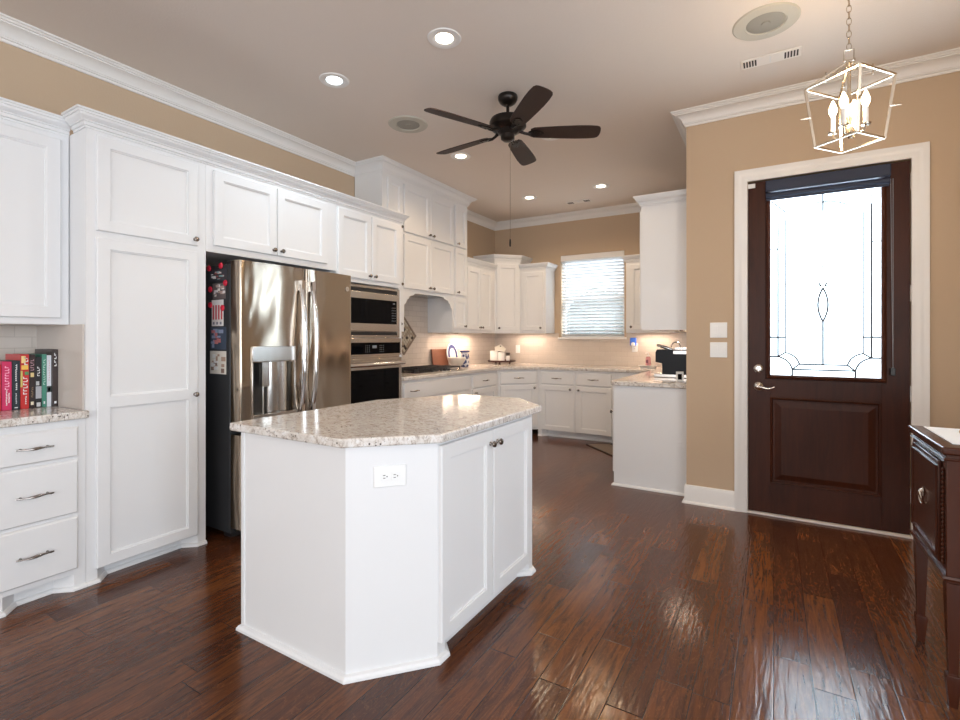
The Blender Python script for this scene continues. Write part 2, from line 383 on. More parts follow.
# ------------------------------------------------------------------ front door
door = thing('door_1', '', 'door', (DX0, YD+.012, 0)); del door['label']; del door['category']; door['kind'] = 'structure'
dw = DX1-DX0
gx0, gx1, gz0, gz1 = .143, .779, 1.02, 2.375         # glass opening
d = MB(); d.box(.004, 0, .016, gx0, .045, 2.438); d.box(gx1, 0, .016, dw-.004, .045, 2.438)
d.box(gx0, 0, gz1, gx1, .045, 2.438)
d.box(gx0, 0, .86, gx1, .045, gz0); d.box(gx0, 0, .016, gx1, .045, .235)
d.box(gx0, .012, .235, gx1, .033, .86); slab = d.build('door_slab', M_DOOR, door, smooth=0, bevel=.0015)
r = MB()
for (a, b, c0, c1) in ((gx0, gx1, .235, .86),):
    vs = []
    for i, dd in ((0, -.001), (.006, -.005), (.014, -.002), (.018, .008), (.030, .008), (.070, -.001)):
        vs += [(a+i, dd, c0+i), (b-i, dd, c0+i), (b-i, dd, c1-i), (a+i, dd, c1-i)]
    r.add(vs, [(q*4+i, q*4+(i+1) % 4, (q+1)*4+(i+1) % 4, (q+1)*4+i) for q in range(5) for i in range(4)]+[(20, 21, 22, 23)])
r.build('raised_panel', M_DOOR, door, smooth=0)
r = MB(); k4 = []
for i, dd in ((-.028, 0), (-.024, -.014), (-.010, -.018), (.002, -.010), (.004, .008)):
    k4 += [(gx0+i, dd, gz0+i), (gx1-i, dd, gz0+i), (gx1-i, dd, gz1-i), (gx0+i, dd, gz1-i)]
r.add(k4, [(q*4+i, q*4+(i+1) % 4, (q+1)*4+(i+1) % 4, (q+1)*4+i) for q in range(4) for i in range(4)])
r.build('glass_frame', M_DOOR, door, smooth=0)
g = MB().box(gx0, .020, gz0, gx1, .026, gz1).build('glass_pane', M_DOORGLASS, door, smooth=0)
came = MB(); CR = .0062
cxg = (gx0+gx1)/2
def line(pts, r=CR): came.tube([(x, .018, z) for x, z in pts], r, 6)
def arc(x0, z0, x1, z1, bul, n=8):
    out = []
    for i in range(n+1):
        t = i/n; out.append((x0+(x1-x0)*t+bul[0]*4*t*(1-t), z0+(z1-z0)*t+bul[1]*4*t*(1-t)))
    return out
for sg in (-1, 1):
    def X(ins): return cxg+sg*((gx1-gx0)/2-ins)
    b0 = gz0
    line([(X(.050), b0+.135), (X(.050), gz1-.18)]); line([(X(.095), b0+.165), (X(.095), gz1-.23)], CR*.8)
    line([(X(0), b0+.135), (X(.050), b0+.135)]); line([(X(0), b0+.275), (X(.095), b0+.275)])
    line([(X(.050), b0+.135), (X(.095), b0+.165)]); line([(X(.137), b0+.045), (X(.180), b0+.083)])
    line(arc(X(.050), b0+.135, X(.137), b0+.045, (-sg*.014, .014))); line(arc(X(.095), b0+.165, X(.180), b0+.083, (-sg*.013, .013)))
    line([(X(.137), b0+.045), (X(.137), b0)])
    line([(X(0), gz1-.44), (X(.05), gz1-.44)], CR*.7)
    line([(X(.01), gz1-.09), (X(.10), gz1-.18)], CR*.8)
    line(arc(cxg, b0+.385, cxg, b0+.62, (sg*.029, 0), 10))
    for a0, a1, ln in ((.03, .02, .06), (.05, -.02, .07), (.025, .05, .07)):
        line(arc(cxg+sg*.008, b0+.63, cxg+sg*(a0+.03), b0+.63+a1, (0, .014), 6), CR*.6)
    line(arc(cxg, b0+.75, cxg+sg*.02, b0+.86, (-sg*.012, 0), 6), CR*.5)
    line(arc(cxg, gz1-.135, cxg+sg*.14, gz1-.175, (0, .012), 8), CR*.8)
line([(gx0+.137, gz0+.045), (gx1-.137, gz0+.045)]); line([(gx0+.180, gz0+.083), (gx1-.180, gz0+.083)])
line([(cxg, gz0+.083), (cxg, gz0+.385)]); line([(cxg, gz1), (cxg, gz1-.20)])
came.build('leaded_came', mat('lead_came', (.02, .02, .025), .6), g)
b = MB(); b.box(.115, -.055, 2.345, .820, -.001, 2.425); bl = b.build('shade_cassette', M_DKFAB, door, bevel=.006)
b = MB(); b.tube([(.118, -.030, 2.318), (.817, -.030, 2.318)], .022, 14); b.box(.122, -.034, 2.282, .813, -.026, 2.31); b.build('rolled_shade', M_DKFAB, door)
b = MB()
for dx in (0, .012): b.tube([(.822+dx, -.022, 2.33), (.827+dx*.6, -.022, 1.7), (.834, -.020, 1.09)], .0022, 6)
cd = b.build('shade_cord', mat('cord_grey', (.25, .25, .28), .6), door)
MB().box(.820, -.030, 1.045, .846, -.001, 1.095).build('cord_holder', M_BLACK, cd, bevel=.003)
# lock set
b = MB(); b.lathe([(.0, 0), (.031, 0), (.031, .006), (.024, .012), (.019, .014), (.018, .020), (0, .021)], (.070, 0, 1.065), (0, -1, 0), 28)
b.box(.067, -.032, 1.050, .073, -.018, 1.080); b.build('deadbolt', M_NICKEL, door)
b = MB(); b.lathe([(0, 0), (.032, 0), (.032, .005), (.024, .013), (.012, .018), (.010, .045), (0, .046)], (.070, 0, .935), (0, -1, 0), 28)
b.tube([(.070, -.044, .935), (.095, -.050, .932), (.130, -.050, .922), (.155, -.046, .930), (.172, -.044, .938)], [.010, .009, .0075, .007, .005], 12)
b.build('lever_handle', M_NICKEL, door)
MB().box(.002, -.013, 2.395, .050, 0, 2.428).build('contact_sensor', M_PLATE, door, bevel=.003)
for z in (2.30, 1.58, .93, .27):
    b = MB(); b.box(dw-.006, -.003, z-.05, dw+.004, .010, z+.05); b.tube([(dw-.001, -.008, z-.052), (dw-.001, -.008, z+.052)], .006, 10); b.build('hinge', M_NICKEL, door)

# ------------------------------------------------------------------ kitchen window
wn = thing('window_1', '', 'w', (0, YB, 0)); del wn['label']; del wn['category']; wn['kind'] = 'structure'
b = MB(); y0, y1 = .09, .14
b.box(WX0, y0, WZ0, WX0+.04, y1, WZ1); b.box(WX1-.04, y0, WZ0, WX1, y1, WZ1); b.box(WX0+.04, y0, WZ0, WX1-.04, y1, WZ0+.045); b.box(WX0+.04, y0, WZ1-.045, WX1-.04, y1, WZ1); b.box(WX0+.04, y0, 1.835, WX1-.04, y1, 1.88)
b.build('window_frame', M_TRIM, wn, bevel=.003)
MB().box(WX0+.03, .118, WZ0+.03, WX1-.03, .124, WZ1-.03).build('window_pane', M_WINGLASS, wn, smooth=0)
struct('trim_7', MB().box(WX0-.03, YB-.035, WZ0-.028, WX1+.03, YB+.09, WZ0), M_TRIM, bevel=.005)
bl = thing('window_blind', 'white horizontal slat blind hanging in the kitchen window', 'blind', (0, YB, 0))
MB().box(WX0+.004, -.006, WZ1-.085, WX1-.004, .055, WZ1-.003).build('valance', M_TRIM, bl, bevel=.006)
b = MB(); n = 24
for i in range(n):
    z = WZ1-.105-i*(WZ1-WZ0-.135)/(n-1); a = math.radians(36); hw = .0240
    for dx in (0,):
        cy, sy = math.cos(a)*hw, math.sin(a)*hw
        b.add([(WX0+.008, .04-cy, z+sy), (WX1-.008, .04-cy, z+sy), (WX1-.008, .04+cy, z-sy), (WX0+.008, .04+cy, z-sy),
               (WX0+.008, .04-cy, z+sy+.003), (WX1-.008, .04-cy, z+sy+.003), (WX1-.008, .04+cy, z-sy+.003), (WX0+.008, .04+cy, z-sy+.003)],
              [(0,3,2,1),(4,5,6,7),(0,1,5,4),(1,2,6,5),(2,3,7,6),(3,0,4,7)])
b.build('slats', M_SLAT, bl, smooth=0)
MB().box(WX0+.008, .02, WZ0+.002, WX1-.008, .06, WZ0+.018).build('bottom_rail', M_SLAT, bl, bevel=.002)
b = MB()
for x in (WX0+.13, (WX0+WX1)/2, WX1-.13): b.tube([(x, .012, WZ0+.02), (x, .012, WZ1-.08)], .0018, 5)
b.build('ladder_cord', M_PLATE, bl)
b = MB(); b.tube([(WX0+.075, .005, WZ1-.09), (WX0+.075, .004, 1.66)], .004, 6); b.build('tilt_wand', M_PLATE, bl)
# outside: ground and foliage
struct('ground', MB().box(-30, 6.9, -.25, 30, 60, -.15).box(-30, 4.4, -.25, -.3, 6.9, -.15).box(-.3, 4.4, -.25, 30, 6.9, -.02), mat('pale_concrete', (.6, .6, .58), .8), smooth=0)
def foliage(name, c, rad, n, sz, m):
    b = MB(); rr = random.Random(hash(name) % 1000 if False else len(name)+int(c[0]*7))
    for i in range(n):
        v = Vector((rr.gauss(0, 1), rr.gauss(0, 1), rr.gauss(0, 1))).normalized()*rr.random()**.4
        p = Vector(c)+Vector((v.x*rad[0], v.y*rad[1], v.z*rad[2])); a = Vector((rr.gauss(0, 1), rr.gauss(0, 1), rr.gauss(0, 1))).normalized(); e = a.orthogonal().normalized(); s2 = sz*(.6+rr.random())
        b.add([p-a*s2, p+e*s2*.5, p+a*s2, p-e*s2*.5], [(0, 1, 2, 3)])
    return b, m
M_LEAF = mat('leaf_green', (.05, .11, .085), .6)
for i, (cx_, cy_, cz_, rx_) in enumerate([(-5.5, 10.4, 1.0, .9), (-3.4, 11.0, 1.15, 1.0)]):
    t = thing('shrub', ['round leafy shrub outside the kitchen window, left one', 'taller leafy shrub outside the kitchen window, right one'][i], 'shrub', (cx_, cy_, -.15))
    b, m_ = foliage('shrub', (0, 0, cz_+.15), (rx_, .8, cz_+.1), 2600, .10, M_LEAF); b.build('foliage', m_, t, smooth=0, recalc=False)
    MB().tube([(0, 0, 0), (.02, 0, cz_)], [.05, .03], 8).build('stem', M_BOARD, t)

# ------------------------------------------------------------------ backsplash
SPL = 1.362
def splash(name, mb): struct(name, mb, M_TILE, smooth=0)
splash('trim_8', MB().box(XL, -.2, .915, XL+.008, 1.137, SPL+.01))
splash('trim_9', MB().box(XL, HY0, .915, XL+.008, YB-.008, 1.80))
w = MB(); w.box(XL, YB-.008, .915, WX0-.03, YB, SPL); w.box(WX1+.03, YB-.008, .915, XR, YB, SPL); w.box(WX0-.03, YB-.008, .915, WX1+.03, YB, WZ0-.029)
splash('trim_10', w)
splash('trim_11', MB().box(XR-.008, YD+.16, .915, XR, YB-.008, SPL))
struct('trim_12', MB().box(XL+.008, 1.128, .915, -3.085, 1.137, 1.362), mat('large_plain_tile', (.60, .54, .49), .25), smooth=0)
# mosaic diamond behind the cooktop
dm = thing('mosaic_tile_diamond', 'diamond shaped beige and brown mosaic inlay on the tiled wall behind the cooktop', 'tile inlay', (XL+.008, 4.44, 1.315))
b = MB(); R_ = .225; b.prism([(-R_, 0), (0, -R_), (R_, 0), (0, R_)], 0, .006, 'x')
mm = mat('mosaic_ground', (.30, .24, .18), .35); b.build('tile_field', mm, dm, smooth=0)
b = MB()
for i in range(4):
    a0 = i*PI/2; p0 = Vector((math.cos(a0), math.sin(a0)))*R_; p1 = Vector((math.cos(a0+PI/2), math.sin(a0+PI/2)))*R_
    q0, q1 = p0*.88, p1*.88; b.prism([tuple(p0), tuple(p1), tuple(q1), tuple(q0)], .006, .011, 'x')
b.build('border', mat('mosaic_border', (.20, .14, .10), .3), dm, smooth=0)
b = MB(); rr = random.Random(4); mats = [mat('mosaic_dark', (.05, .035, .03), .25), mat('mosaic_cream', (.55, .48, .38), .25), mat('mosaic_tan', (.36, .28, .20), .3)]
N = 8; s_ = R_*.86*math.sqrt(2)/N
for i in range(N):
    for k in range(N):
        u_ = (i+.5-N/2)*s_; v_ = (k+.5-N/2)*s_; hh = s_*.42
        cs = []
        for su, sv in ((-1, -1), (1, -1), (1, 1), (-1, 1)):
            a_, b_ = u_+su*hh, v_+sv*hh; cs.append(((a_-b_)/math.sqrt(2), (a_+b_)/math.sqrt(2)))
        b.cur = rr.choice([0, 1, 1, 2, 2, 2]); b.prism(cs, .006, .010, 'x')
b.build('mosaic_chips', mats, dm, smooth=0)

# ------------------------------------------------------------------ cabinet helpers
CCP = [(0, 0), (0, .085), (.058, .085), (.058, .075), (.051, .074), (.049, .064), (.043, .063), (.040, .052), (.031, .042), (.021, .036), (.021, .030), (.014, .029), (.014, .012), (.006, .010), (.006, 0)]
def knob(par, x, z, y=0):
    MB().lathe([(0, 0), (.010, 0), (.009, .003), (.005, .007), (.005, .013), (.013, .018), (.0155, .023), (.013, .029), (.006, .032), (0, .0325)], (x, y, z), (0, -1, 0), 18).build('knob', M_PEWTER, par)
def pull(par, x, z, y=0, L=.070):
    b = MB(); pts = []; rs = []
    for i in range(13):
        t = -1+2*i/12; pts.append((x+t*L, y-.020-.010*math.cos(t*PI/2), z+.0015*math.sin(t*PI*1.5))); rs.append(.0030+.0045*math.exp(-(t/.42)**2)+.0018*math.exp(-((abs(t)-.88)/.12)**2))
    b.tube(pts, rs, 10)
    for sx in (-1, 1): b.tube([(x+sx*L*.72, y, z), (x+sx*L*.72, y-.022, z)], [.006, .004], 8)
    b.build('handle', M_PEWTER, par)
TH = .019
def cdoor(par, x0, z0, x1, z1, knobs=None, rails=None, fr=.058, name='door'):
    lo, hi = z0+fr, z1-fr; ins = [(lo, hi)]
    if rails: ins = [(lo, rails-fr/2), (rails+fr/2, hi)]
    o = MB().panel(x0, z0, x1, z1, -.0005, TH, ins, fr=fr).build(name, M_CAB, par, smooth=0)
    if knobs: knob(o, knobs[0], knobs[1], -TH)
    return o
def drawer(par, x0, z0, x1, z1, handles=None):
    o = MB().panel(x0, z0, x1, z1, -.0005, TH, [], edge=.008).build('drawer', M_CAB, par, smooth=0)
    for hx in (handles if handles is not None else [(x0+x1)/2]): pull(o, hx, (z0+z1)/2, -TH)
    return o
def toe(par, w, dpt, a=.05, rec=.07, z=.085, feet=(1, 1)):
    path = []
    path += [(0, 0), (a, 0), (a+.06, rec)] if feet[0] else [(0, rec)]
    path += [(w-a-.06, rec), (w-a, 0), (w, 0)] if feet[1] else [(w, rec)]
    b = MB().prism(path+[(w, dpt), (0, dpt)], .0, z)
    b.sweep([(0, 0), (.018, 0), (.017, .010), (.010, .018), (0, .020)], path, .0005)
    b.build('toe_kick', M_CAB, par, smooth=0)
FY = PI/2   # facing +X: local x runs along world +Y

# ------------------------------------------------------------------ tall run on the left wall
XP = -3.07
D = XP-XL-.002
# small drawer base with worktop
c = thing('drawer_cabinet', 'white three-drawer base cabinet under the granite worktop with books, left edge', 'cabinet', (XP, .765, 0), FY)
W_ = 1.138-.765
MB().box(0, 0, .085, W_-.001, D, .876).build('body', M_CAB, c, smooth=0)
for z0, z1 in ((.685, .838), (.398, .668), (.112, .380)): drawer(c, .012, z0, 1.100-.765, z1, [.158])
toe(c, W_-.001, D)
c = thing('base_cabinet', 'white base cabinet beyond the three-drawer unit, at the picture edge', 'cabinet', (XP, .10, 0), FY)
MB().box(0, 0, .085, .664, D, .876).build('body', M_CAB, c, smooth=0); cdoor(c, .03, .112, .635, .838, (.06, .77)); toe(c, .664, D)
o = MB().prism([(XL+.009, .10), (XP+.030, .10), (XP+.030, 1.143), (XP+.0015, 1.143), (XP+.0015, 1.1275), (XL+.009, 1.1275)], .8765, .915).build('worktop', M_GRAN, bevel=.006); tag(o, 'speckled granite worktop carrying the row of books, left edge', 'countertop')
# wall cabinet
c = thing('upper_cabinet', 'white wall cabinet above the books, left of the tall pantry', 'cabinet', (-3.268, .20, 0), FY)
DU = -3.268-XL-.001; W_ = 1.134-.20
MB().box(0, 0, 1.362, W_, DU, 2.372).build('body', M_CAB, c, smooth=0)
cdoor(c, .02, 1.395, .445, 2.345, (.41, 1.46)); cdoor(c, .451, 1.395, .895, 2.345)
MB().sweep(CCP, [(0, 0), (W_-.001, 0)], 2.372).build('crown', M_CAB, c, smooth=22)
# pantry
PW = 1.765-1.1385
c = thing('pantry_cabinet', 'tall white pantry cabinet left of the refrigerator', 'cabinet', (XP, 1.1382, 0), FY)
MB().box(0, 0, .085, PW, D, 2.385).build('body', M_CAB, c, smooth=0)
cdoor(c, .042, 1.858, .570, 2.362, (.548, 1.895)); cdoor(c, .042, .076, .570, 1.822, (.548, .945), rails=.947)
toe(c, PW, D, a=.05)
MB().sweep(CCP, [(0, .138), (0, 0), (PW, 0)], 2.385).build('crown', M_CAB, c, smooth=22)
# over the fridge
FW = 2.8375-1.7665
c = thing('fridge_top_cabinet', 'white two-door cabinet above the steel refrigerator', 'cabinet', (XP, 1.766, 0), FY)
MB().box(0, 0, 1.838, FW, D, 2.385).build('body', M_CAB, c, smooth=0)
cdoor(c, .046, 1.880, .503, 2.362, (.473, 1.915)); cdoor(c, .509, 1.880, .966, 2.362, (.539, 1.915))
MB().sweep(CCP, [(0, 0), (FW, 0)], 2.385).build('crown', M_CAB, c, smooth=22)
# oven tower
OW = 3.660-2.8385; OY = 2.8385
c = thing('oven_tower_cabinet', 'tall white cabinet housing the microwave and wall oven', 'cabinet', (XP, OY, 0), FY)
b = MB(); b.box(0, 0, .085, .040, D, 2.385); b.box(OW-.040, 0, .085, OW, D, 2.385); b.box(.040, 0, 1.765, OW-.040, D, 2.385); b.box(.040, 0, .085, OW-.040, D, .555); b.box(.04, .56, .555, OW-.04, D, 1.765)
b.build('body', M_CAB, c, smooth=0)
cdoor(c, .008, 1.800, .394, 2.362, (.364, 1.835)); cdoor(c, .400, 1.800, .780, 2.362, (.430, 1.835))
drawer(c, .04, .12, OW-.04, .50); toe(c, OW, D)
MB().sweep(CCP, [(0, 0), (OW, 0), (OW, D-.40)], 2.385).build('crown', M_CAB, c, smooth=22)
# microwave
mw = thing('microwave', 'built-in stainless microwave with black glass above the wall oven', 'microwave', (XP, OY, 1.295), FY)
a0, a1 = .042, OW-.042
b = MB(); b.box(a0, -.012, 0, a0+.035, .0, .455); b.box(a1-.035, -.012, 0, a1, 0, .455); b.box(a0+.035, -.012, 0, a1-.035, 0, .020); b.box(a0+.035, -.012, .433, a1-.035, 0, .455); b.box(a0+.01, 0.001, .005, a1-.01, .45, .45)
b.build('trim_frame', M_STEEL2, mw, bevel=.002)
MB().box(a0+.035, -.004, .020, a1-.035, .0, .050).build('vent_grille', M_BLACK, mw, smooth=0); MB().box(a0+.035, -.004, .400, a1-.035, 0, .433).build('vent_grille', M_BLACK, mw, smooth=0)
b = MB(); b.box(a0+.037, -.026, .054, a1-.037, -.001, .396); mdr = b.build('microwave_door', M_STEEL2, mw, bevel=.004)
MB().box(a0+.045, -.029, .122, a1-.062, -.026, .338).build('door_glass', M_GLASSBLK, mdr, smooth=0)
b = MB()
for i in range(6):
    for k in range(3): b.box(a1-.130+k*.02, -.0297, .150+i*.024, a1-.121+k*.02, -.029, .156+i*.024)
b.box(a1-.115, -.0297, .306, a1-.090, -.029, .318); b.build('keypad', mat('keypad_print', (.16, .18, .20), .5), mdr, smooth=0)
# oven
ov = thing('wall_oven', 'built-in stainless wall oven with black glass door under the microwave', 'oven', (XP, OY, .56), FY)
b = MB(); b.box(a0, -.010, 0, a1, -.0005, .728); b.box(a0+.01, 0.0, .01, a1-.01, .55, .718); b.build('body', M_STEEL2, ov, bevel=.002)
b = MB(); b.box(a0, -.030, .572, a1, -.011, .728); cp = b.build('control_panel', M_STEEL2, ov, bevel=.003)
MB().box(a0+.015, -.033, .588, a1-.02, -.030, .690).build('panel_glass', M_GLASSBLK, cp, smooth=0)
b = MB()
for i in range(4):
    for k in range(3): b.box(a0+.26+k*.022, -.0337, .606+i*.018, a0+.268+k*.022, -.033, .611+i*.018); b.box(a0+.44+k*.022, -.0337, .606+i*.018, a0+.448+k*.022, -.033, .611+i*.018)
b.box(a0+.345, -.0337, .64, a0+.40, -.033, .665); b.build('keypad', bpy.data.materials['keypad_print'], cp, smooth=0)
b = MB(); b.box(a0+.004, -.040, .012, a1-.004, -.011, .553); od = b.build('oven_door', M_STEEL2, ov, bevel=.004)
MB().box(a0+.04, -.043, .060, a1-.045, -.040, .455).build('door_glass', M_GLASSBLK, od, smooth=0)
b = MB(); b.tube([(a0+.02, -.085, .500), (a0+.25, -.098, .500), (a0+.5, -.098, .500), (a1-.02, -.085, .500)], .019, 14)
for x in (a0+.05, a1-.05): b.box(x-.012, -.085, .490, x+.012, -.040, .510)
b.build('handle', M_CHROME, od)

# ------------------------------------------------------------------ refrigerator
FRX, FY0, FY1 = -2.88, 1.876, 2.834
fr = thing('refrigerator', 'stainless french-door refrigerator with black sides and water dispenser', 'refrigerator', (-2.99, FY0, 0), FY)
fw = FY1-FY0; fd = -2.99-XL-.03
MB().box(0, 0, .035, fw, fd, 1.765).build('body', M_FRSIDE, fr, bevel=.004)
for fx, fy in ((.02, .02), (fw-.10, .02), (.02, fd-.1), (fw-.10, fd-.1)): MB().box(fx, fy, 0, fx+.08, fy+.08, .0345).build('foot', M_BLACK, fr, smooth=0)
for fx in (.01, fw-.09): MB().box(fx, -.005, 1.766, fx+.08, .06, 1.79).build('hinge_cover', M_BLACK, fr, bevel=.006)
def fdoor(x0, x1, z0, z1, name, hole=None):
    # gently bowed front between y=-.006 and -.11
    b = MB(); n = 14; xs = [x0+(x1-x0)*i/n for i in range(n+1)]
    if hole:
        xs = sorted(set([x for x in xs if not (abs(x-hole[0]) < .02 or abs(x-hole[1]) < .02)]+[hole[0], hole[1]]))
    def yf(x):
        e = min(x-x0, x1-x); r = .014; rnd = r-math.sqrt(max(0, r*r-(r-min(e, r))**2)) if e < r else 0
        return -.112+rnd+.010*((x-fw/2)/(fw/2))**2
    xs = sorted(set(xs+[x0+.002, x0+.006, x0+.014, x1-.002, x1-.006, x1-.014])); n = len(xs)-1
    zs = [z0, z1] if not hole else [z0, hole[2], hole[3], z1]
    vs = [(x, yf(x), z) for z in zs for x in xs]; m = n+1; fs = []
    for r in range(len(zs)-1):
        for i in range(n):
            if hole and r == 1 and xs[i] >= hole[0]-1e-6 and xs[i+1] <= hole[1]+1e-6: continue
            fs.append((r*m+i, r*m+i+1, (r+1)*m+i+1, (r+1)*m+i))
    o0 = len(vs); vs += [(x0, -.006, z0), (x1, -.006, z0), (x1, -.006, z1), (x0, -.006, z1)]; L = (len(zs)-1)*m
    fs += [[0]+list(range(1, m))+[o0+1, o0], list(range(L, L+m))+[o0+2, o0+3], (o0, o0+1, o0+2, o0+3)]
    fs += [[o0]+[r*m for r in range(len(zs))]+[o0+3], [o0+1]+[r*m+n for r in range(len(zs))]+[o0+2]]
    b.add(vs, fs)
    if hole:
        a, c_, l, h = hole; q = -.045
        b.add([(a, yf(a), l), (c_, yf(c_), l), (c_, yf(c_), h), (a, yf(a), h), (a, q, l), (c_, q, l), (c_, q, h), (a, q, h)],
              [(0, 1, 5, 4), (1, 2, 6, 5), (2, 3, 7, 6), (3, 0, 4, 7), (4, 5, 6, 7)])
    return b.build(name, M_STEEL, fr, smooth=30)
mid = 2.375-FY0
dh = (.085, .405, .790, 1.130)
dl = fdoor(.002, mid-.003, .700, 1.785, 'left_door', dh); dr = fdoor(mid+.003, fw-.002, .700, 1.785, 'right_door')
fz = fdoor(.002, fw-.002, .075, .672, 'freezer_drawer')
MB().box(.03, -.02, .04, fw-.03, -.002, .075).build('kick_grille', M_BLACK, fr, smooth=0)
def hnd(par, x, z0, z1, lean):
    b = MB(); n = 12; pts = []
    for i in range(n+1):
        t = i/n; pts.append((x+lean*math.sin(t*PI), -.125-.045*math.sin(t*PI)**.6, z0+(z1-z0)*t))
    b.tube(pts, .0175, 14)
    for z in (z0+.005, z1-.005): b.box(x-.014, -.150, z-.035, x+.014, -.100, z+.035)
    b.build('handle', M_CHROME, par)
hnd(dl, mid-.048, .79, 1.665, -.006); hnd(dr, mid+.044, .79, 1.665, .006)
b = MB(); b.tube([(.10, -.105, .60), (.14, -.160, .60), (fw/2, -.170, .60), (fw-.14, -.160, .60), (fw-.10, -.105, .60)], .0135, 14); b.build('handle', M_CHROME, fz)
b = MB().lathe([(0, 0), (.016, 0), (.018, .002), (.018, .004), (0, .0042)], (fw-.055, -.106, 1.675), (0, -1, 0), 24).build('badge', M_CHROME, dr)
MB().lathe([(0, 0), (.011, 0), (.011, .001), (0, .0012)], (fw-.055, -.1102, 1.675), (0, -1, 0), 20).build('badge_disc', M_NICKEL, b)
# dispenser
rcs = MB(); rcs.box(.086, -.050, .790, .404, -.0455, 1.129); rcs.box(.0855, -.108, .790, .0885, -.050, 1.129); rcs.build('dispenser_recess', mat('dark_steel', (.09, .085, .08), .3, metal=.8), dl, smooth=0)
dp = MB(); dp.box(.078, -.118, 1.135, .412, -.104, 1.235); dp = dp.build('dispenser_panel', M_STEEL2, dl, bevel=.003)
b = MB(); b.box(.079, -.1165, .775, .086, -.100, 1.134); b.box(.404, -.1165, .775, .411, -.100, 1.134); b.box(.078, -.128, .762, .412, -.050, .789); b.build('dispenser_surround', M_STEEL2, dp, bevel=.002)
b = MB(); b.box(.15, -.115, .97, .205, -.085, 1.128); b.tube([(.165, -.10, .97), (.165, -.10, .79)], .006, 10); b.build('dispenser_paddle', M_NICKEL, dp)
b = MB(); b.prism([(.305+.085*math.cos(t), -.0505-.035*math.sin(t)) for t in [PI*i/10 for i in range(11)]], .792, 1.128)
b.build('dispenser_column', M_STEEL2, dp)
# cards and magnets on the black side (side faces -Y in the world)
ys = FY0-.0004
def card(name, label, cat, x0, x1, z0, z1, cols, seed, grp=None, kind=None):
    b = MB(); rr = random.Random(seed); ms = [mat('print_%s_%d' % (name, i), c_, .5) for i, c_ in enumerate(cols)]
    b.box(0, -.0012, 0, x1-x0, 0, z1-z0); w_, h_ = x1-x0, z1-z0
    if kind == 'stripes':
        n = 4
        for i in range(n):
            b.cur = 1; b.box(w_*(.08+i*.24), -.0016, h_*.25, w_*(.20+i*.24), -.0012, h_*.80)
        b.cur = 2 % len(ms)
        for i in range(3): b.box(w_*(.1+.3*i), -.0016, h_*.06, w_*(.25+.3*i), -.0012, h_*.16)
    else:
        for i in range(16):
            b.cur = rr.randrange(1, len(ms)); a = rr.uniform(.03, .75)*w_; q = rr.uniform(.03, .8)*h_
            b.box(a, -.0016-.00003*i, q, min(a+rr.uniform(.1, .3)*w_, w_*.97), -.0012, min(q+rr.uniform(.06, .2)*h_, h_*.97))
    o = b.build(name, ms, smooth=0); o.location = (x0, ys, z0); return tag(o, label, cat, grp)
card('photo_card', 'topmost holiday photo card on the black refrigerator side', 'card', -3.215, -3.025, 1.665, 1.738, [(.05, .05, .06), (.75, .6, .55), (.2, .45, .45), (.8, .8, .8), (.35, .1, .1)], 1)
card('photo_print', 'narrow photo print below the topmost card on the refrigerator side', 'photo', -3.180, -3.035, 1.545, 1.648, [(.15, .12, .12), (.75, .7, .7), (.5, .35, .3), (.8, .75, .7)], 2)
card('striped_card', 'white card with red stripes on the refrigerator side', 'card', -3.190, -3.060, 1.368, 1.540, [(.82, .78, .76), (.6, .05, .07), (.25, .25, .3)], 3, kind='stripes')
card('patterned_card', 'dark blue and teal patterned card on the refrigerator side', 'card', -3.205, -3.030, 1.215, 1.362, [(.06, .08, .12), (.15, .3, .35), (.6, .2, .2), (.3, .35, .5), (.02, .02, .03)], 4)
card('family_photo_card', 'cream photo card lowest on the refrigerator side', 'card', -3.210, -3.030, 1.055, 1.205, [(.75, .70, .62), (.45, .30, .22), (.82, .80, .78), (.25, .16, .12)], 5)
M_RED = mat('red_magnet', (.62, .02, .05), .3)
proto = None
for i, (x, z, lab) in enumerate([(-3.218, 1.752, 'red round magnet at the top left of the topmost card'), (-3.083, 1.760, 'red round magnet at the top middle of the topmost card'), (-3.034, 1.645, 'red round magnet right of the narrow photo print'),
        (-3.202, 1.612, 'red round magnet left of the narrow photo print'), (-3.202, 1.508, 'red round magnet left of the striped card'), (-3.065, 1.485, 'red round magnet on the right edge of the striped card')]):
    if proto is None:
        proto = MB().lathe([(0, 0), (.020, 0), (.020, .003), (.015, .008), (0, .009)], (0, 0, 0), (0, -1, 0), 20).build('magnet', M_RED); o = proto
    else: o = proto.copy(); COL.objects.link(o)
    o.location = (x, ys-.0024, z); tag(o, lab, 'magnet', 'red magnets on the refrigerator')

# ------------------------------------------------------------------ hood cabinet (reaches the ceiling)
HW = HY1-HY0; HD = HXF-XL-.009
hc = thing('hood_cabinet', 'ceiling-high white cabinet with arched hood opening over the cooktop', 'cabinet', (HXF, HY0+.0005, 0), FY)
s0, s1 = .335, 1.235       # cavity
ofs = .0005+HY0
b = MB(); b.box(0, .001, 1.80, HW, HD, H-.001); b.box(.001, .02, 1.357, s0, HD-.001, 1.80); b.box(s1, .02, 1.357, HW-.001, HD-.001, 1.80)
arch = [(0, 1.357), (s0, 1.357), (s0, 1.635), (s0+.012, 1.648), (s0+.030, 1.656), (s0+.040, 1.672), (s0+.048, 1.692), (s0+.066, 1.702), (s0+.078, 1.706), (s0+.084, 1.724), (s0+.100, 1.738), (s0+.135, 1.744), (s0+.165, 1.752), (s0+.180, 1.768), (s0+.24, 1.772)]
am = [(s0+s1-x, z) for x, z in reversed(arch)]
b.prism(arch+am+[(HW, 1.80), (0, 1.80)], .0, .02, 'y')
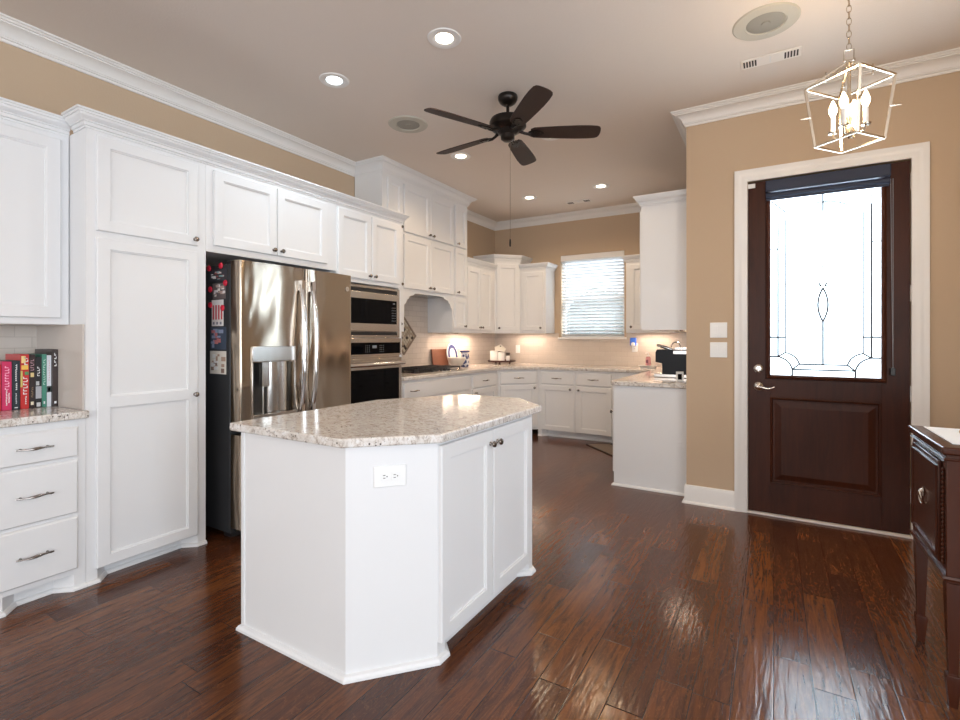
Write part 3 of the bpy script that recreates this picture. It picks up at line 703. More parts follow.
b.build('body', M_CAB, hc, smooth=0)
def yy(v): return v-ofs
c1, c2, c3, c4, c5, c6 = 3.735-ofs, 3.955-ofs, 3.985-ofs, 4.445-ofs, 4.905-ofs, 4.940-ofs
c7 = 5.190-ofs
for (x0, x1, kx) in ((c1, c2, c2-.03), (c3, c4-.003, c4-.035), (c4+.003, c5, c4+.035), (c6, c7, c6+.045)):
    cdoor(hc, x0, 2.402, x1, 2.90, (kx, 2.435), fr=.05 if x1-x0 < .3 else .058)
    cdoor(hc, x0, 1.812, x1, 2.376, (kx, 1.845), fr=.05 if x1-x0 < .3 else .058)
cdoor(hc, c6, 1.410, c7, 1.772, (c7-.05, 1.435), fr=.045); cdoor(hc, c1, 1.410, c2, 1.772, (c2-.05, 1.435), fr=.045)
MB().sweep([(o*.80, h-.0008) for o, h in CROWN], [(0, HD), (0, 0), (HW, 0), (HW, HD)], H-.0002).build('crown', M_CAB, hc, smooth=30)
b = MB(); b.box(s0+.05, .06, 1.772, s1-.05, HD-.02, 1.7995); b.build('hood_insert', M_STEEL2, hc, bevel=.003)

# ------------------------------------------------------------------ kitchen wall cabinets
def crown(par, path, z): MB().sweep(CCP, path, z).build('crown', M_CAB, par, smooth=30)
U0, U1 = 1.357, 2.245
LX = -3.37
c = thing('upper_cabinet', 'white two-door wall cabinet between the hood cabinet and corner cabinet', 'cabinet', (LX, HY1+.002, 0), FY)
w_ = 6.028-HY1-.002; dd = LX-XL-.009
MB().box(0, 0, U0, w_, dd, 2.228).build('body', M_CAB, c, smooth=0)
k0 = HY1+.002
cdoor(c, .06, 1.395, 5.615-k0-.003, 2.200, (5.615-k0-.03, 1.43), fr=.05); cdoor(c, 5.615-k0+.003, 1.395, 5.925-k0, 2.200, (5.615-k0+.03, 1.43), fr=.05)
crown(c, [(0, 0), (w_, 0)], 2.228)
# diagonal corner
P1, P2 = Vector((-3.37, 6.03)), Vector((-3.105, 6.295)); L_ = (P2-P1).length
c = thing('corner_upper_cabinet', 'taller white diagonal wall cabinet in the kitchen corner', 'cabinet', (P1.x, P1.y, 0), PI/4)
def loc45(x, y):
    v = Vector((x, y))-P1; a = PI/4; return (v.x*math.cos(a)+v.y*math.sin(a), -v.x*math.sin(a)+v.y*math.cos(a))
poly = [loc45(*p) for p in ((-3.37, 6.03), (-3.105, 6.295), (-3.105, YB-.009), (XL+.009, YB-.009), (XL+.009, 6.03))]
MB().prism(poly, U0, 2.375).build('body', M_CAB, c, smooth=0)
cdoor(c, .025, 1.395, L_-.025, 2.335, (.055, 1.43), fr=.055)
crown(c, [poly[4], poly[0], poly[1], poly[2]], 2.375)
c = thing('upper_cabinet', 'white one-door wall cabinet left of the kitchen window', 'cabinet', (-3.104, 6.295, 0), 0)
w_ = 3.104-2.708
MB().box(0, 0, U0, w_, YB-.009-6.295, U1).build('body', M_CAB, c, smooth=0)
cdoor(c, .045, 1.395, w_-.035, 2.215, (w_-.065, 1.43)); crown(c, [(0, 0), (w_, 0), (w_, .31)], U1)
c = thing('upper_cabinet', 'white wall cabinet right of the kitchen window, half hidden', 'cabinet', (-1.61, 6.295, 0), 0)
w_ = 1.61-.972
MB().box(0, 0, U0, w_, YB-.009-6.295, U1).build('body', M_CAB, c, smooth=0)
cdoor(c, .04, 1.395, .42, 2.215, (.070, 1.43)); crown(c, [(0, .31), (0, 0), (w_, 0)], U1)
# right run tall wall cabinet seen from its end
c = thing('upper_cabinet', 'tall white wall cabinet with blank end panel above the coffee machine', 'cabinet', (-.970, YB-.010, 0), -PI/2)
w_ = YB-.010-4.302
MB().box(0, 0, U0, w_, .368, 2.405).box(w_, -.0, U0, w_+.004, .368, 2.405).build('body', M_CAB, c, smooth=0)
for i in range(4):
    a_ = w_-.02-i*.48; cdoor(c, a_-.46, 1.395, a_, 2.375, (a_-.03 if i % 2 else a_-.43, 1.43))
crown(c, [(.36, 0), (w_+.004, 0), (w_+.004, .378)], 2.405)

# ------------------------------------------------------------------ kitchen base cabinets
def basecab(label, loc, rz, w_, dpt, name='base_cabinet'):
    c = thing(name, label, 'cabinet', loc, rz); MB().box(0, 0, .085, w_, dpt, .876).build('body', M_CAB, c, smooth=0); return c
DB = D-.010
c = basecab('white wide-drawer base cabinet under the gas cooktop', (XP, 3.6625, 0), FY, 1.2355, DB)
drawer(c, .02, .690, 1.20, .848, [.160]); drawer(c, .02, .40, 1.20, .675, [.16, 1.05]); drawer(c, .02, .112, 1.20, .385, [.16, 1.05]); toe(c, 1.2355, DB)
c = basecab('white base cabinet with drawer over door between cooktop and corner', (XP, 4.8985, 0), FY, .672, DB)
drawer(c, .035, .690, .60, .848); cdoor(c, .035, .112, .60, .675, (.085, .635)); toe(c, .672, DB)
B1, B2 = Vector((-3.07, 5.571)), Vector((-2.675, 5.965)); L_ = (B2-B1).length
P1 = B1
c = thing('corner_base_cabinet', 'white diagonal base cabinet in the kitchen corner below the canisters', 'cabinet', (B1.x, B1.y, 0), PI/4)
poly = [loc45(*p) for p in (tuple(B1), tuple(B2), (-2.675, YB-.009), (XL+.009, YB-.009), (XL+.009, 5.571))]
MB().prism(poly, .085, .876).build('body', M_CAB, c, smooth=0)
drawer(c, .03, .690, L_-.03, .848); cdoor(c, .03, .112, L_-.03, .675, (L_-.065, .635))
MB().prism([(.06, .07), (L_-.06, .07), (L_-.06, .3), (.06, .3)], 0, .085).build('toe_kick', M_CAB, c, smooth=0)
c = basecab('white sink base cabinet with two drawer fronts over two doors, below the window', (-2.674, 5.965, 0), 0, 1.467, YB-.009-5.965)
drawer(c, .045, .690, .500, .848); drawer(c, .535, .690, .975, .848)
cdoor(c, .045, .090, .500, .675, (.455, .635)); cdoor(c, .535, .090, .975, .675, (.565, .635)); toe(c, 1.467, .5)
c = basecab('white base cabinet run with blank end panel beside the entry wall corner', (-1.206, YB-.010, 0), -PI/2, YB-.010-4.302, .606, 'base_cabinet')
w_ = YB-.010-4.302
for i in range(3):
    a_ = w_-.03-i*.53; drawer(c, a_-.51, .690, a_, .848); cdoor(c, a_-.51, .112, a_, .675, (a_-.03, .635))
b = MB(); b.box(.0, .07, 0, w_-.02, .6, .085); b.box(w_-.02, .0, 0, w_, .606, .085)
b.sweep([(0, 0), (.018, 0), (.017, .010), (.010, .018), (0, .020)], [(w_-.02, 0), (w_, 0), (w_, .606)], .0005); b.build('toe_kick', M_CAB, c, smooth=0)
# continuous worktop
E_ = .030
poly = [(XL+.009, 3.6625), (XP+E_, 3.6625), (XP+E_, 5.571-.012), (-2.675+.012, 5.965-E_), (-1.222-E_, 5.965-E_), (-1.222-E_, 4.302-.028), (XR-.009, 4.302-.028)]
poly = [(XL+.009, 3.6625), (XP+E_, 3.6625), (XP+E_, 5.559), (-2.687+.024, 5.935), (-1.232, 5.935), (-1.232, 4.298), (-1.214, 4.278), (XR-.009, 4.278), (XR-.009, YB-.009), (XL+.009, YB-.009)]
o = MB().prism(poly, .8765, .915).build('worktop', M_GRAN, bevel=.006); tag(o, 'granite worktop running round the kitchen walls under the window', 'countertop')

# ------------------------------------------------------------------ island
ip = [(-2.018, 1.325), (-1.383, 1.325), (-1.148, 1.587), (-1.148, 2.478), (-1.385, 2.725), (-1.76, 2.725), (-2.018, 2.25)]
isl = thing('kitchen_island', 'white panelled kitchen island cabinet with clipped corners', 'island', (-1.6, 2.0, 0))
L2 = [(x+1.6, y-2.0) for x, y in ip]
b = MB().prism(L2, .085, .880)
foot = [(-2.018, 1.325), (-1.383, 1.325), (-1.148, 1.587), (-1.148, 1.640), (-1.21, 1.70), (-1.21, 2.385), (-1.148, 2.440), (-1.148, 2.478), (-1.385, 2.725), (-1.76, 2.725), (-2.018, 2.25)]
L3 = [(x+1.6, y-2.0) for x, y in foot]; b.prism(L3, 0, .085)
b.build('body', M_CAB, isl, smooth=0)
# path with the room on the right of travel = anticlockwise outline has outside on the right
MB().sweep([(0, 0), (.020, 0), (.019, .010), (.012, .020), (0, .024)], L3, .0006, closed=True).build('shoe_molding', M_CAB, isl, smooth=0)
b = MB(); b.box(-2.021+1.6, 1.320-2, .026, -2.003+1.6, 1.325-2, .88); b.build('corner_strip', M_CAB, isl, smooth=0)
idp = bpy.data.objects.new('door_bank', None)
def idoor(y0, y1, kx):
    # built facing -y then turned to face +X
    o = MB().panel(0, .078, y1-y0, .862, -.0005, TH, [(.078+.058, .862-.058)]).build('door', M_CAB, isl, smooth=0)
    o.location = (-1.148+1.6, y0-2.0, 0); o.rotation_euler = (0, 0, PI/2); knob(o, kx, .800, -TH)
idoor(1.592, 2.006, .386); idoor(2.014, 2.432, .028)
bpy.data.objects.remove(idp)
ct = [(-2.070, 1.294), (-1.378, 1.294), (-1.108, 1.564), (-1.108, 2.515), (-1.37, 2.765), (-1.78, 2.765), (-2.072, 2.235)]
o = MB().prism(ct, .880, .915).build('island_worktop', M_GRAN, bevel=.007, seg=3); tag(o, 'clipped-corner granite worktop on the kitchen island', 'countertop')
def outlet_plate(name, label, loc, rz, w_, h_, kind, cat, m=M_PLATE, n=1):
    t = thing(name, label, cat, loc, rz)
    MB().box(-w_/2, -.006, -h_/2, w_/2, -.0003, h_/2).build('plate', m, t, bevel=.003)
    if kind == 'outlet':
        for s in (-1, 1):
            horiz = w_ > h_; cx_, cz_ = (s*.020, 0) if horiz else (0, s*.020)
            r_ = MB().box(cx_-.015, -.0085, cz_-.016, cx_+.015, -.006, cz_+.016).build('receptacle', m, t, bevel=.002)
            b = MB()
            if horiz: b.box(cx_-.007, -.0089, .004, cx_+.002, -.0085, .0065); b.box(cx_-.007, -.0089, -.0065, cx_+.002, -.0085, -.004); b.lathe([(0, 0), (.0025, 0), (.0025, .0004), (0, .0004)], (cx_+.008, -.0085, 0), (0, -1, 0), 8)
            else: b.box(-.0065, -.0089, cz_-.002, -.004, -.0085, cz_+.007); b.box(.004, -.0089, cz_-.002, .0065, -.0085, cz_+.007)
            b.build('slots', M_BLACK, r_, smooth=0)
    else:
        for i in range(n):
            cx_ = (i-(n-1)/2)*.046; MB().box(cx_-.0165, -.0095, -.033, cx_+.0165, -.006, .033).build('rocker', m, t, bevel=.002)
    return t
pm = Vector((-1.383, 1.325))*.53+Vector((-1.148, 1.587))*.47
outlet_plate('power_outlet', 'white double socket plate on the clipped corner of the island', (pm.x, pm.y, .758), math.atan2(.262, .235), .124, .082, 'outlet', 'outlet')
outlet_plate('light_switch', 'upper white double rocker switch plate left of the front door', (-.362, YD, 1.350), 0, .118, .116, 'sw', 'light switch', n=2)
outlet_plate('light_switch', 'lower white double rocker switch plate left of the front door', (-.362, YD, 1.200), 0, .118, .116, 'sw', 'light switch', n=2)
outlet_plate('light_switch', 'single white switch plate on the tiled wall right of the canisters', (-3.295, YB-.008, 1.125), 0, .072, .118, 'sw', 'light switch', n=1)
outlet_plate('power_outlet', 'ivory socket plate on the tiled wall behind the blue pitcher', (XL+.008, 5.62, 1.20), FY, .072, .118, 'outlet', 'outlet', M_IVORY)
ou = outlet_plate('power_outlet', 'white socket plate under the window sill end, below the blue night light', (-1.575, YB-.008, 1.165), 0, .072, .118, 'outlet', 'outlet')
b = MB().box(-.040, -.040, .0, .040, -.0, .105).build('night_light', mat('blue_plastic', (.05, .17, .75), .35), bevel=.012, seg=3); b.location = (-1.590, YB-.0165-.002, 1.19)
tag(b, 'blue plug-in night light on the tiled wall right of the window sill', 'night light')
MB().lathe([(0, 0), (.026, 0), (.022, .006), (0, .008)], (.002, -.040, .018), (0, -1, 0), 20).build('white_diffuser', M_PLATE, b)

# ------------------------------------------------------------------ ceiling fixtures
def canlight(x, y, cool, label, proto=None):
    t = thing('recessed_light', label, 'ceiling light', (x, y, H), 0, 'recessed ceiling lights')
    MB().lathe([(.050, -.0006), (.062, -.0045), (.072, -.0075), (.096, -.006), (.100, -.0004)], (0, 0, 0), (0, 0, 1), 36, cap=False).build('trim_ring', M_TRIM, t)
    MB().lathe([(0, -.0045), (.046, -.0045), (.052, -.0035), (.052, -.0012), (0, -.0010)], (0, 0, 0), (0, 0, 1), 28).build('lens', M_LEDC if cool else M_LED, t)
    l = bpy.data.lights.new('downlight', 'SPOT'); l.energy = 30; l.color = (.80, .92, 1) if cool else (1, .74, .48); l.spot_size = math.radians(150); l.spot_blend = .7; l.shadow_soft_size = .06
    o = bpy.data.objects.new('downlight', l); COL.objects.link(o); o.location = (x, y, H-.03)
canlight(-2.575, 2.365, True, 'bluish white recessed ceiling light, nearest the pantry')
canlight(-1.66, 2.365, False, 'warm recessed ceiling light nearest the camera, right of the bluish one')
canlight(-2.60, 3.98, False, 'warm recessed ceiling light in front of the tall hood cabinet, behind the left fan blade')
canlight(-1.66, 3.98, False, 'warm recessed ceiling light mostly hidden by the right fan blade')
canlight(-2.63, 5.60, False, 'far left recessed ceiling light before the window wall')
canlight(-1.72, 5.60, False, 'far right recessed ceiling light before the window wall')
def speaker(x, y, R0, label):
    t = thing('ceiling_speaker', label, 'speaker', (x, y, H), 0)
    MB().lathe([(.001, -.004), (R0*.6, -.004), (R0*.62, -.010), (R0*.96, -.008), (R0, -.002), (R0, 0), (0, 0)], (0, 0, 0), (0, 0, 1), 48).build('mounting_ring', M_SPK, t)
    MB().lathe([(0, -.012), (R0*.12, -.012), (R0*.14, -.008), (R0*.55, -.006), (R0*.58, -.0042), (0, -.0041)], (0, 0, 0), (0, 0, 1), 40).build('grille', M_SPKG, t)
speaker(-2.585, 3.165, .162, 'round beige ceiling speaker above the fridge side, left of the fan')
speaker(-.040, 3.165, .166, 'large round beige ceiling speaker nearest the camera, above the entry')
def vent(x, y, wx, wy, label, rz=0):
    t = thing('air_vent', label, 'vent', (x, y, H), rz)
    MB().box(-wx/2, -wy/2, -.007, wx/2, wy/2, -.0003).build('frame', M_CEIL if False else mat('vent_paint', (.86, .80, .74), .5), t, bevel=.003)
    n = 5; p = .0145*wx/.30
    for s in (-1, 1):
        b = MB()
        for i in range(n):
            cx_ = s*wx*.34+(i-(n-1)/2)*p; b.box(cx_-p*.30, -wy*.32, -.0085, cx_+p*.30, wy*.32, -.0071)
        b.build('louvre_slots', M_VENTDARK, t, smooth=0)
    MB().box(-.004, -wy*.33, -.010, .004, wy*.33, -.0071).build('damper_rib', M_TRIM, t, smooth=0)
vent(-.020, 3.585, .33, .115, 'beige ceiling air vent with dark louvre slots, beside the large speaker')
vent(-2.16, 6.08, .32, .12, 'ceiling air vent before the kitchen window')

# ------------------------------------------------------------------ ceiling fan
fan = thing('ceiling_fan', 'dark bronze five-blade ceiling fan with pull chain', 'ceiling fan', (-1.66, 3.165, H))
MB().lathe([(0, 0), (.068, 0), (.072, -.010), (.070, -.030), (.058, -.052), (.036, -.068), (.018, -.074), (0, -.075)], n=32).build('canopy', M_BRONZE, fan)
MB().tube([(0, 0, -.07), (0, 0, -.155)], .012, 14).build('downrod', M_BRONZE, fan)
MB().lathe([(0, -.135), (.020, -.138), (.030, -.150), (.080, -.158), (.122, -.172), (.134, -.195), (.134, -.228), (.112, -.248), (.080, -.256), (.070, -.275), (.052, -.285), (.050, -.315), (.030, -.330), (0, -.333)], n=40).build('motor_housing', M_BRONZE, fan)
for i in range(5):
    a = math.radians(29.2+72*i)
    b = MB(); n = 12; ol = []
    prof = [(.165, .040), (.19, .054), (.27, .061), (.40, .068), (.50, .072), (.58, .071), (.635, .066), (.655, .056), (.664, .040), (.668, .015)]
    pts = [(x, y) for x, y in prof]+[(x, -y) for x, y in reversed(prof)]
    b.prism(pts, -.003, .003)
    bo = b.build('blade', M_BLADE, fan, bevel=.001); bo.rotation_euler = Matrix.Rotation(a, 3, 'Z').to_4x4().to_euler() if False else (Matrix.Rotation(a, 4, 'Z') @ Matrix.Rotation(math.radians(-14), 4, 'X')).to_euler(); bo.location = (0, 0, -.270)
    b = MB(); b.tube([(.085, 0, .014), (.115, 0, -.002), (.14, 0, -.010), (.165, 0, -.008)], [.014, .010, .010, .012], 10)
    b.prism([(.15, -.020), (.19, -.034), (.235, -.026), (.26, 0), (.235, .026), (.19, .034), (.15, .020)], -.011, -.003)
    for sx, sy in ((.185, .018), (.185, -.018), (.235, 0)): b.lathe([(0, -.016), (.006, -.015), (.007, -.011), (0, -.0105)], (sx, sy, 0), n=10)
    b.build('blade_iron', M_BRONZE, bo)
b = MB(); b.tube([(.02, .0, -.33), (.02, 0, -1.045)], .0014, 6); ch = b.build('pull_chain', mat('chain_brown', (.18, .13, .09), .4, metal=.6), fan)
MB().lathe([(0, 0), (.005, -.005), (.007, -.03), (.006, -.055), (0, -.06)], (.02, 0, -1.04), n=12).build('chain_fob', M_BRONZE, ch)

# ------------------------------------------------------------------ lantern chandelier
lx, ly = .288, 2.735
M_SIL = mat('brushed_silver', (.60, .52, .42), .25, metal=1)
lan = thing('lantern_chandelier', 'open silver cage lantern chandelier with lit candle bulbs on a chain', 'chandelier', (lx, ly, 0), math.radians(7))
zt, zb, za = 2.435, 2.165, 2.530
T = [Vector((.166*math.cos(i*PI/2), .166*math.sin(i*PI/2), zt)) for i in range(4)]
Bt = [Vector((.128*math.cos(i*PI/2), .128*math.sin(i*PI/2), zb)) for i in range(4)]
A = Vector((0, 0, za))
def bar(b, p, q, w_=.0045):
    b.tube([p, q], w_*1.25, 4)
b = MB()
for i in range(4):
    bar(b, T[i], T[(i+1) % 4]); bar(b, Bt[i], Bt[(i+1) % 4]); bar(b, T[i], Bt[i], .0055); bar(b, T[i], A)
    m_ = T[i]*.5+Bt[i]*.5; o_ = Vector((m_.x, m_.y, 0)).normalized(); b.tube([m_-o_*.002, m_+o_*.040], [.007, .001], 6)
    m2 = T[i]*.52+A*.48; b.tube([m2+Vector((0, 0, .018)), m2-Vector((0, 0, .028))], .003, 6)
b.box(-.020, -.003, za, .020, .003, za+.005)
b.build('cage', M_SIL, lan, smooth=20)
b = MB(); b.lathe([(0, za), (.012, za-.004), (.007, za-.03), (.007, 2.30), (.014, 2.285), (.010, 2.24), (.020, 2.225), (.022, 2.205), (.008, 2.19), (0, 2.18)], n=16)
for i in range(4):
    a = PI/4+i*PI/2+.25; c_, s_ = math.cos(a), math.sin(a)
    b.tube([(0, 0, 2.215), (c_*.03, s_*.03, 2.198), (c_*.055, s_*.055, 2.200), (c_*.062, s_*.062, 2.222)], .004, 8)
    b.lathe([(0, 2.220), (.018, 2.224), (.020, 2.230), (.008, 2.232), (0, 2.232)], (c_*.062, s_*.062, 0), n=16)
b.build('candelabra', M_SIL, lan)
for i in range(4):
    a = PI/4+i*PI/2+.25; c_, s_ = math.cos(a)*.062, math.sin(a)*.062
    cs_ = MB().lathe([(0, 2.232), (.0095, 2.232), (.0095, 2.300), (0, 2.301)], (c_, s_, 0), n=14).build('candle_sleeve', M_PLATE, lan)
    MB().lathe([(0, 2.301), (.008, 2.304), (.015, 2.322), (.016, 2.335), (.010, 2.356), (.003, 2.374), (0, 2.376)], (c_, s_, 0), n=16).build('bulb', M_BULB, cs_)
b = MB(); z = za+.004
b.tube([(-.018, 0, z), (-.018, 0, z+.045), (.018, 0, z+.045), (.018, 0, z)], .003, 6)
zc = z+.043; i = 0
while zc < H-.03:
    h_ = .034; pts = []
    for k in range(14):
        t = 2*PI*k/14; u_ = .009*math.cos(t); w_ = h_/2*math.sin(t); pts.append((u_, 0, zc+h_/2+w_) if i % 2 == 0 else (0, u_, zc+h_/2+w_))
    b.ring(pts, .0019, 6); zc += h_*.83; i += 1
b.build('chain', M_SIL, lan)
MB().lathe([(0, H), (.06, H), (.06, H-.008), (.045, H-.022), (.012, H-.030), (0, H-.031)], n=28).build('canopy', M_SIL, lan)
l = bpy.data.lights.new('chandelier_glow', 'POINT'); l.energy = 22; l.color = (1, .76, .48); l.shadow_soft_size = .06
o = bpy.data.objects.new('chandelier_glow', l); COL.objects.link(o); o.location = (lx, ly, 2.34)

# under-cabinet lights
def under(x, y, rz, L, e):
    t = tag(MB().box(-L/2, -.02, -.010, L/2, .02, 0).build('undercabinet_light', M_IVORY), '', 'lamp'); t.location = (x, y, U0-.0005); t.rotation_euler = (0, 0, rz)
    a = area('undercabinet_glow', (x, y, U0-.014), (0, 0, rz), L*.9, .03, e, (1, .76, .58)); return t
under(-3.50, 5.07, PI/2, .22, 1.8)['label'] = 'slim light strip under the right side of the hood cabinet'
under(-3.52, 5.60, PI/2, .6, 6.5)['label'] = 'slim light strip under the two-door wall cabinet'
under(-3.05, 6.47, 0, .5, 2.6)['label'] = 'slim light strip under the cabinet left of the window'
under(-1.32, 6.47, 0, .4, 2.6)['label'] = 'slim light strip under the cabinet right of the window'
under(-.76, 5.2, PI/2, .8, 3.2)['label'] = 'slim light strip above the coffee machine'

# ------------------------------------------------------------------ cooktop
ck = thing('gas_cooktop', 'stainless gas cooktop with black cast iron grates on the worktop', 'cooktop', (-3.36, 4.44, .915))
MB().box(-.25, -.45, .0003, .235, .45, .012).build('top_plate', M_STEEL2, ck, bevel=.004)
for gi in range(3):
    y0 = -.44+gi*.295; b = MB(); y1 = y0+.285
    for y in (y0, y1): b.box(-.235, y-.006 if y == y1 else y, .032, .17, y+.006 if y == y0 else y, .046)
    for x in (-.235, .158): b.box(x, y0, .032, x+.012, y1, .046)
    for i in range(5): y = y0+.285*(i+1)/6; b.box(-.235, y-.004, .034, .17, y+.004, .048)
    b.box(-.04, y0, .034, -.028, y1, .048)
    for x in (-.23, .16):
        for y in (y0+.004, y1-.014): b.box(x, y, .012, x+.010, y+.010, .033)
    b.build('grate', M_IRON, ck, smooth=0)
for x, y in ((-.13, -.30), (.07, -.30), (-.03, 0), (-.13, .30), (.07, .30)):
    MB().lathe([(0, .012), (.045, .012), (.045, .020), (.030, .024), (.028, .030), (0, .031)], (x, y, 0), n=20).build('burner', M_IRON, ck)
for i in range(5): MB().lathe([(0, .012), (.017, .012), (.015, .028), (0, .030)], (.205, -.16+i*.08, 0), n=16).build('control_knob', M_IRON, ck)

# ------------------------------------------------------------------ worktop things, left run
o = MB().box(-.010, -.140, 0, .010, .190, .235).build('cutting_board', M_BOARD, bevel=.004); o.location = (-3.640, 5.085, .916); o.rotation_euler = (0, -math.radians(8), 0)
tag(o, 'reddish brown wooden cutting board leaning on the tiled wall', 'cutting board')
M_CHINA = mat('white_china', (.80, .78, .76), .15); M_BLUE = mat('cobalt_glaze', (.05, .06, .18), .2)
pl = thing('oval_platter', 'blue rimmed white oval platter standing behind the bowl', 'platter', (-3.585, 5.325, .916)); pl.rotation_euler = (0, -math.radians(9), 0)
def oval(ry, rz_, x0, x1, cz, n=32):
    return [(ry*math.cos(2*PI*i/n), cz+rz_*math.sin(2*PI*i/n)) for i in range(n)]
MB().prism(oval(.125, .155, 0, 0, .155), -.006, .006, 'x').build('plate', M_CHINA, pl, bevel=.003)
rim = MB(); n = 32; o1 = oval(.108, .136, 0, 0, .155); o2 = oval(.066, .090, 0, 0, .155)
rim.add([(.0066, a_, c_) for a_, c_ in o1]+[(.0066, a_, c_) for a_, c_ in o2]+[(.0075, a_, c_) for a_, c_ in o1]+[(.0075, a_, c_) for a_, c_ in o2],
        [(n*2+i, n*2+(i+1) % n, n*3+(i+1) % n, n*3+i) for i in range(n)]+[(i, (i+1) % n, n*2+(i+1) % n, n*2+i) for i in range(n)]+[(n+i, n+(i+1) % n, n*3+(i+1) % n, n*3+i) for i in range(n)])
rim.build('blue_band', M_BLUE, pl)
bw = MB().lathe([(0, 0), (.042, 0), (.045, .006), (.040, .012), (.075, .045), (.108, .095), (.118, .128), (.113, .129), (.102, .096), (.068, .050), (.03, .022), (0, .018)], n=36).build('serving_bowl', mat('cream_stoneware', (.66, .60, .53), .3), bevel=0); bw.location = (-3.400, 5.110, .916)
tag(bw, 'cream flared serving bowl in front of the oval platter', 'bowl')
pt = thing('pitcher', 'blue and white patterned pitcher right of the bowl', 'pitcher', (-3.430, 5.345, .916))
mb_ = mat('blue_white_pattern', (.5, .5, .55), .2); t_ = NT(mb_); vo = t_.n('ShaderNodeTexVoronoi'); vo.inputs['Scale'].default_value = 26; t_.l(t_.obj(), vo.inputs['Vector'])
t_.l(t_.ramp(vo.outputs['Distance'], [(.42, (.03, .04, .13)), (.62, (.62, .62, .66))]), t_.b.inputs['Base Color'])
MB().lathe([(0, 0), (.045, 0), (.048, .01), (.058, .05), (.056, .10), (.044, .15), (.042, .18), (.058, .205), (.054, .206), (.038, .18), (.04, .15), (.05, .10), (.05, .02), (0, .015)], n=30).build('body', mb_, pt)
MB().lathe([(.0585, .190), (.064, .204), (.060, .212), (.054, .207)], n=30).build('rim', M_BLUE, pt)
MB().tube([(0, .050, .165), (0, .085, .160), (0, .095, .12), (0, .08, .075), (0, .052, .055)], .008, 8).build('handle', M_BLUE, pt)
# corner tray with canisters
tr = thing('footed_tray', 'dark wooden footed tray in the kitchen corner', 'tray', (-3.388, 6.27, .915), math.radians(20))
MB().lathe([(0, .030), (.190, .030), (.200, .030), (.205, .056), (.197, .056), (.191, .038), (0, .037)], n=40).build('tray_top', M_TRAY, tr)
for k in range(3):
    a = k*2*PI/3+.4; MB().lathe([(0, .0005), (.014, .0005), (.016, .012), (.010, .03), (0, .03)], (.12*math.cos(a), .12*math.sin(a), 0), n=14).build('foot', M_TRAY, tr)
def canister(x, y, r_, h_, label):
    t = thing('canister', label, 'canister', (x, y, .9535))
    MB().lathe([(0, 0), (r_*.96, 0), (r_, .006), (r_, h_*.86), (r_*.97, h_*.88), (0, h_*.88)], n=32).build('jar', M_CHINA, t)
    MB().lathe([(r_*.9, h_*.885), (r_*1.02, h_*.89), (r_*1.02, h_*.95), (r_*.8, h_*.985), (0, h_)], n=32).build('lid', M_CHINA, t)
canister(-3.470, 6.190, .061, .158, 'larger white canister on the corner tray')
canister(-3.350, 6.185, .050, .136, 'smaller white canister on the corner tray')
t = thing('spice_jar', 'small jar with a dark lid at the right of the corner tray', 'jar', (-3.262, 6.225, .9535))
MB().lathe([(0, 0), (.026, 0), (.028, .005), (.028, .075), (.022, .085), (0, .085)], n=24).build('jar', mat('salt_glass', (.75, .72, .70), .12), t)
MB().lathe([(0, .0855), (.029, .0855), (.030, .128), (0, .130)], n=24).build('lid', mat('dark_lid', (.04, .025, .02), .4), t)
sg = thing('wooden_tag_sign', 'cream house-shaped tag sign resting on the canisters', 'sign', (-3.455, 6.335, 1.095), math.radians(30)); sg.rotation_euler = (0, math.radians(8), math.radians(30))
MB().prism([(-.070, 0), (.070, 0), (.085, .05), (0, .105), (-.085, .05)], -.009, .009, 'y').build('board', mat('cream_paint', (.78, .73, .62), .5), sg, bevel=.003)
MB().lathe([(0, 0), (.010, 0), (.010, .0006), (0, .0006)], (0, -.0091, .075), (0, -1, 0), 14).build('hole', M_VENTDARK, sg)
MB().box(-.05, -.012, -.098, .05, .012, -.001).build('stand_block', M_TRAY, sg, bevel=.002)

# ------------------------------------------------------------------ right run worktop things
cm = thing('coffee_machine', 'black espresso machine with steel group head and drip tray', 'coffee machine', (-.785, 5.05, .9155), 0); cm.scale = (.87, 1, 1)
b = MB(); b.prism([(-.145, .035), (.17, .035), (.17, .235), (.14, .265), (-.20, .265), (-.215, .24), (-.215, .145), (-.145, .135)], -.17, .17, 'y'); b.build('housing', mat('glossy_black', (.008, .010, .015), .3, spec=.2), cm, bevel=.006)
b = MB(); b.box(-.235, -.15, .001, .17, .15, .034); b.build('drip_tray', M_STEEL2, cm, bevel=.004)
b = MB(); b.box(-.02, -.14, .2655, .16, .14, .285); b.box(-.03, -.1705, .225, .13, -.170, .255); b.build('cup_warmer', M_STEEL2, cm, bevel=.003)
b = MB(); b.tube([(-.225, -.05, .305), (-.16, -.05, .290), (-.06, -.05, .262)], [.014, .017, .017], 12); b.build('group_head', M_CHROME, cm)
b = MB(); b.tube([(-.03+.05*math.cos(t), -.02, .285+.05*math.sin(t)) for t in [PI*i/12 for i in range(13)]], .006, 8); b.build('carry_ring', M_CHROME, cm)
b = MB(); b.box(-.21, -.03, .125, -.10, .03, .140); b.tube([(-.165, 0, .034), (-.165, 0, .125)], [.018, .016], 12); b.build('portafilter_rest', M_IVORY, cm)
ck_ = thing('digital_clock', 'tiny white-framed digital clock at the worktop end by the wall corner', 'clock', (-.690, 4.47, .9155), math.radians(10))
MB().box(-.030, -.008, 0, .030, .008, .088).build('frame', M_PLATE, ck_, bevel=.003)
MB().box(-.016, -.0092, .020, .016, -.0081, .068).build('screen', M_GLASSBLK, ck_, smooth=0)
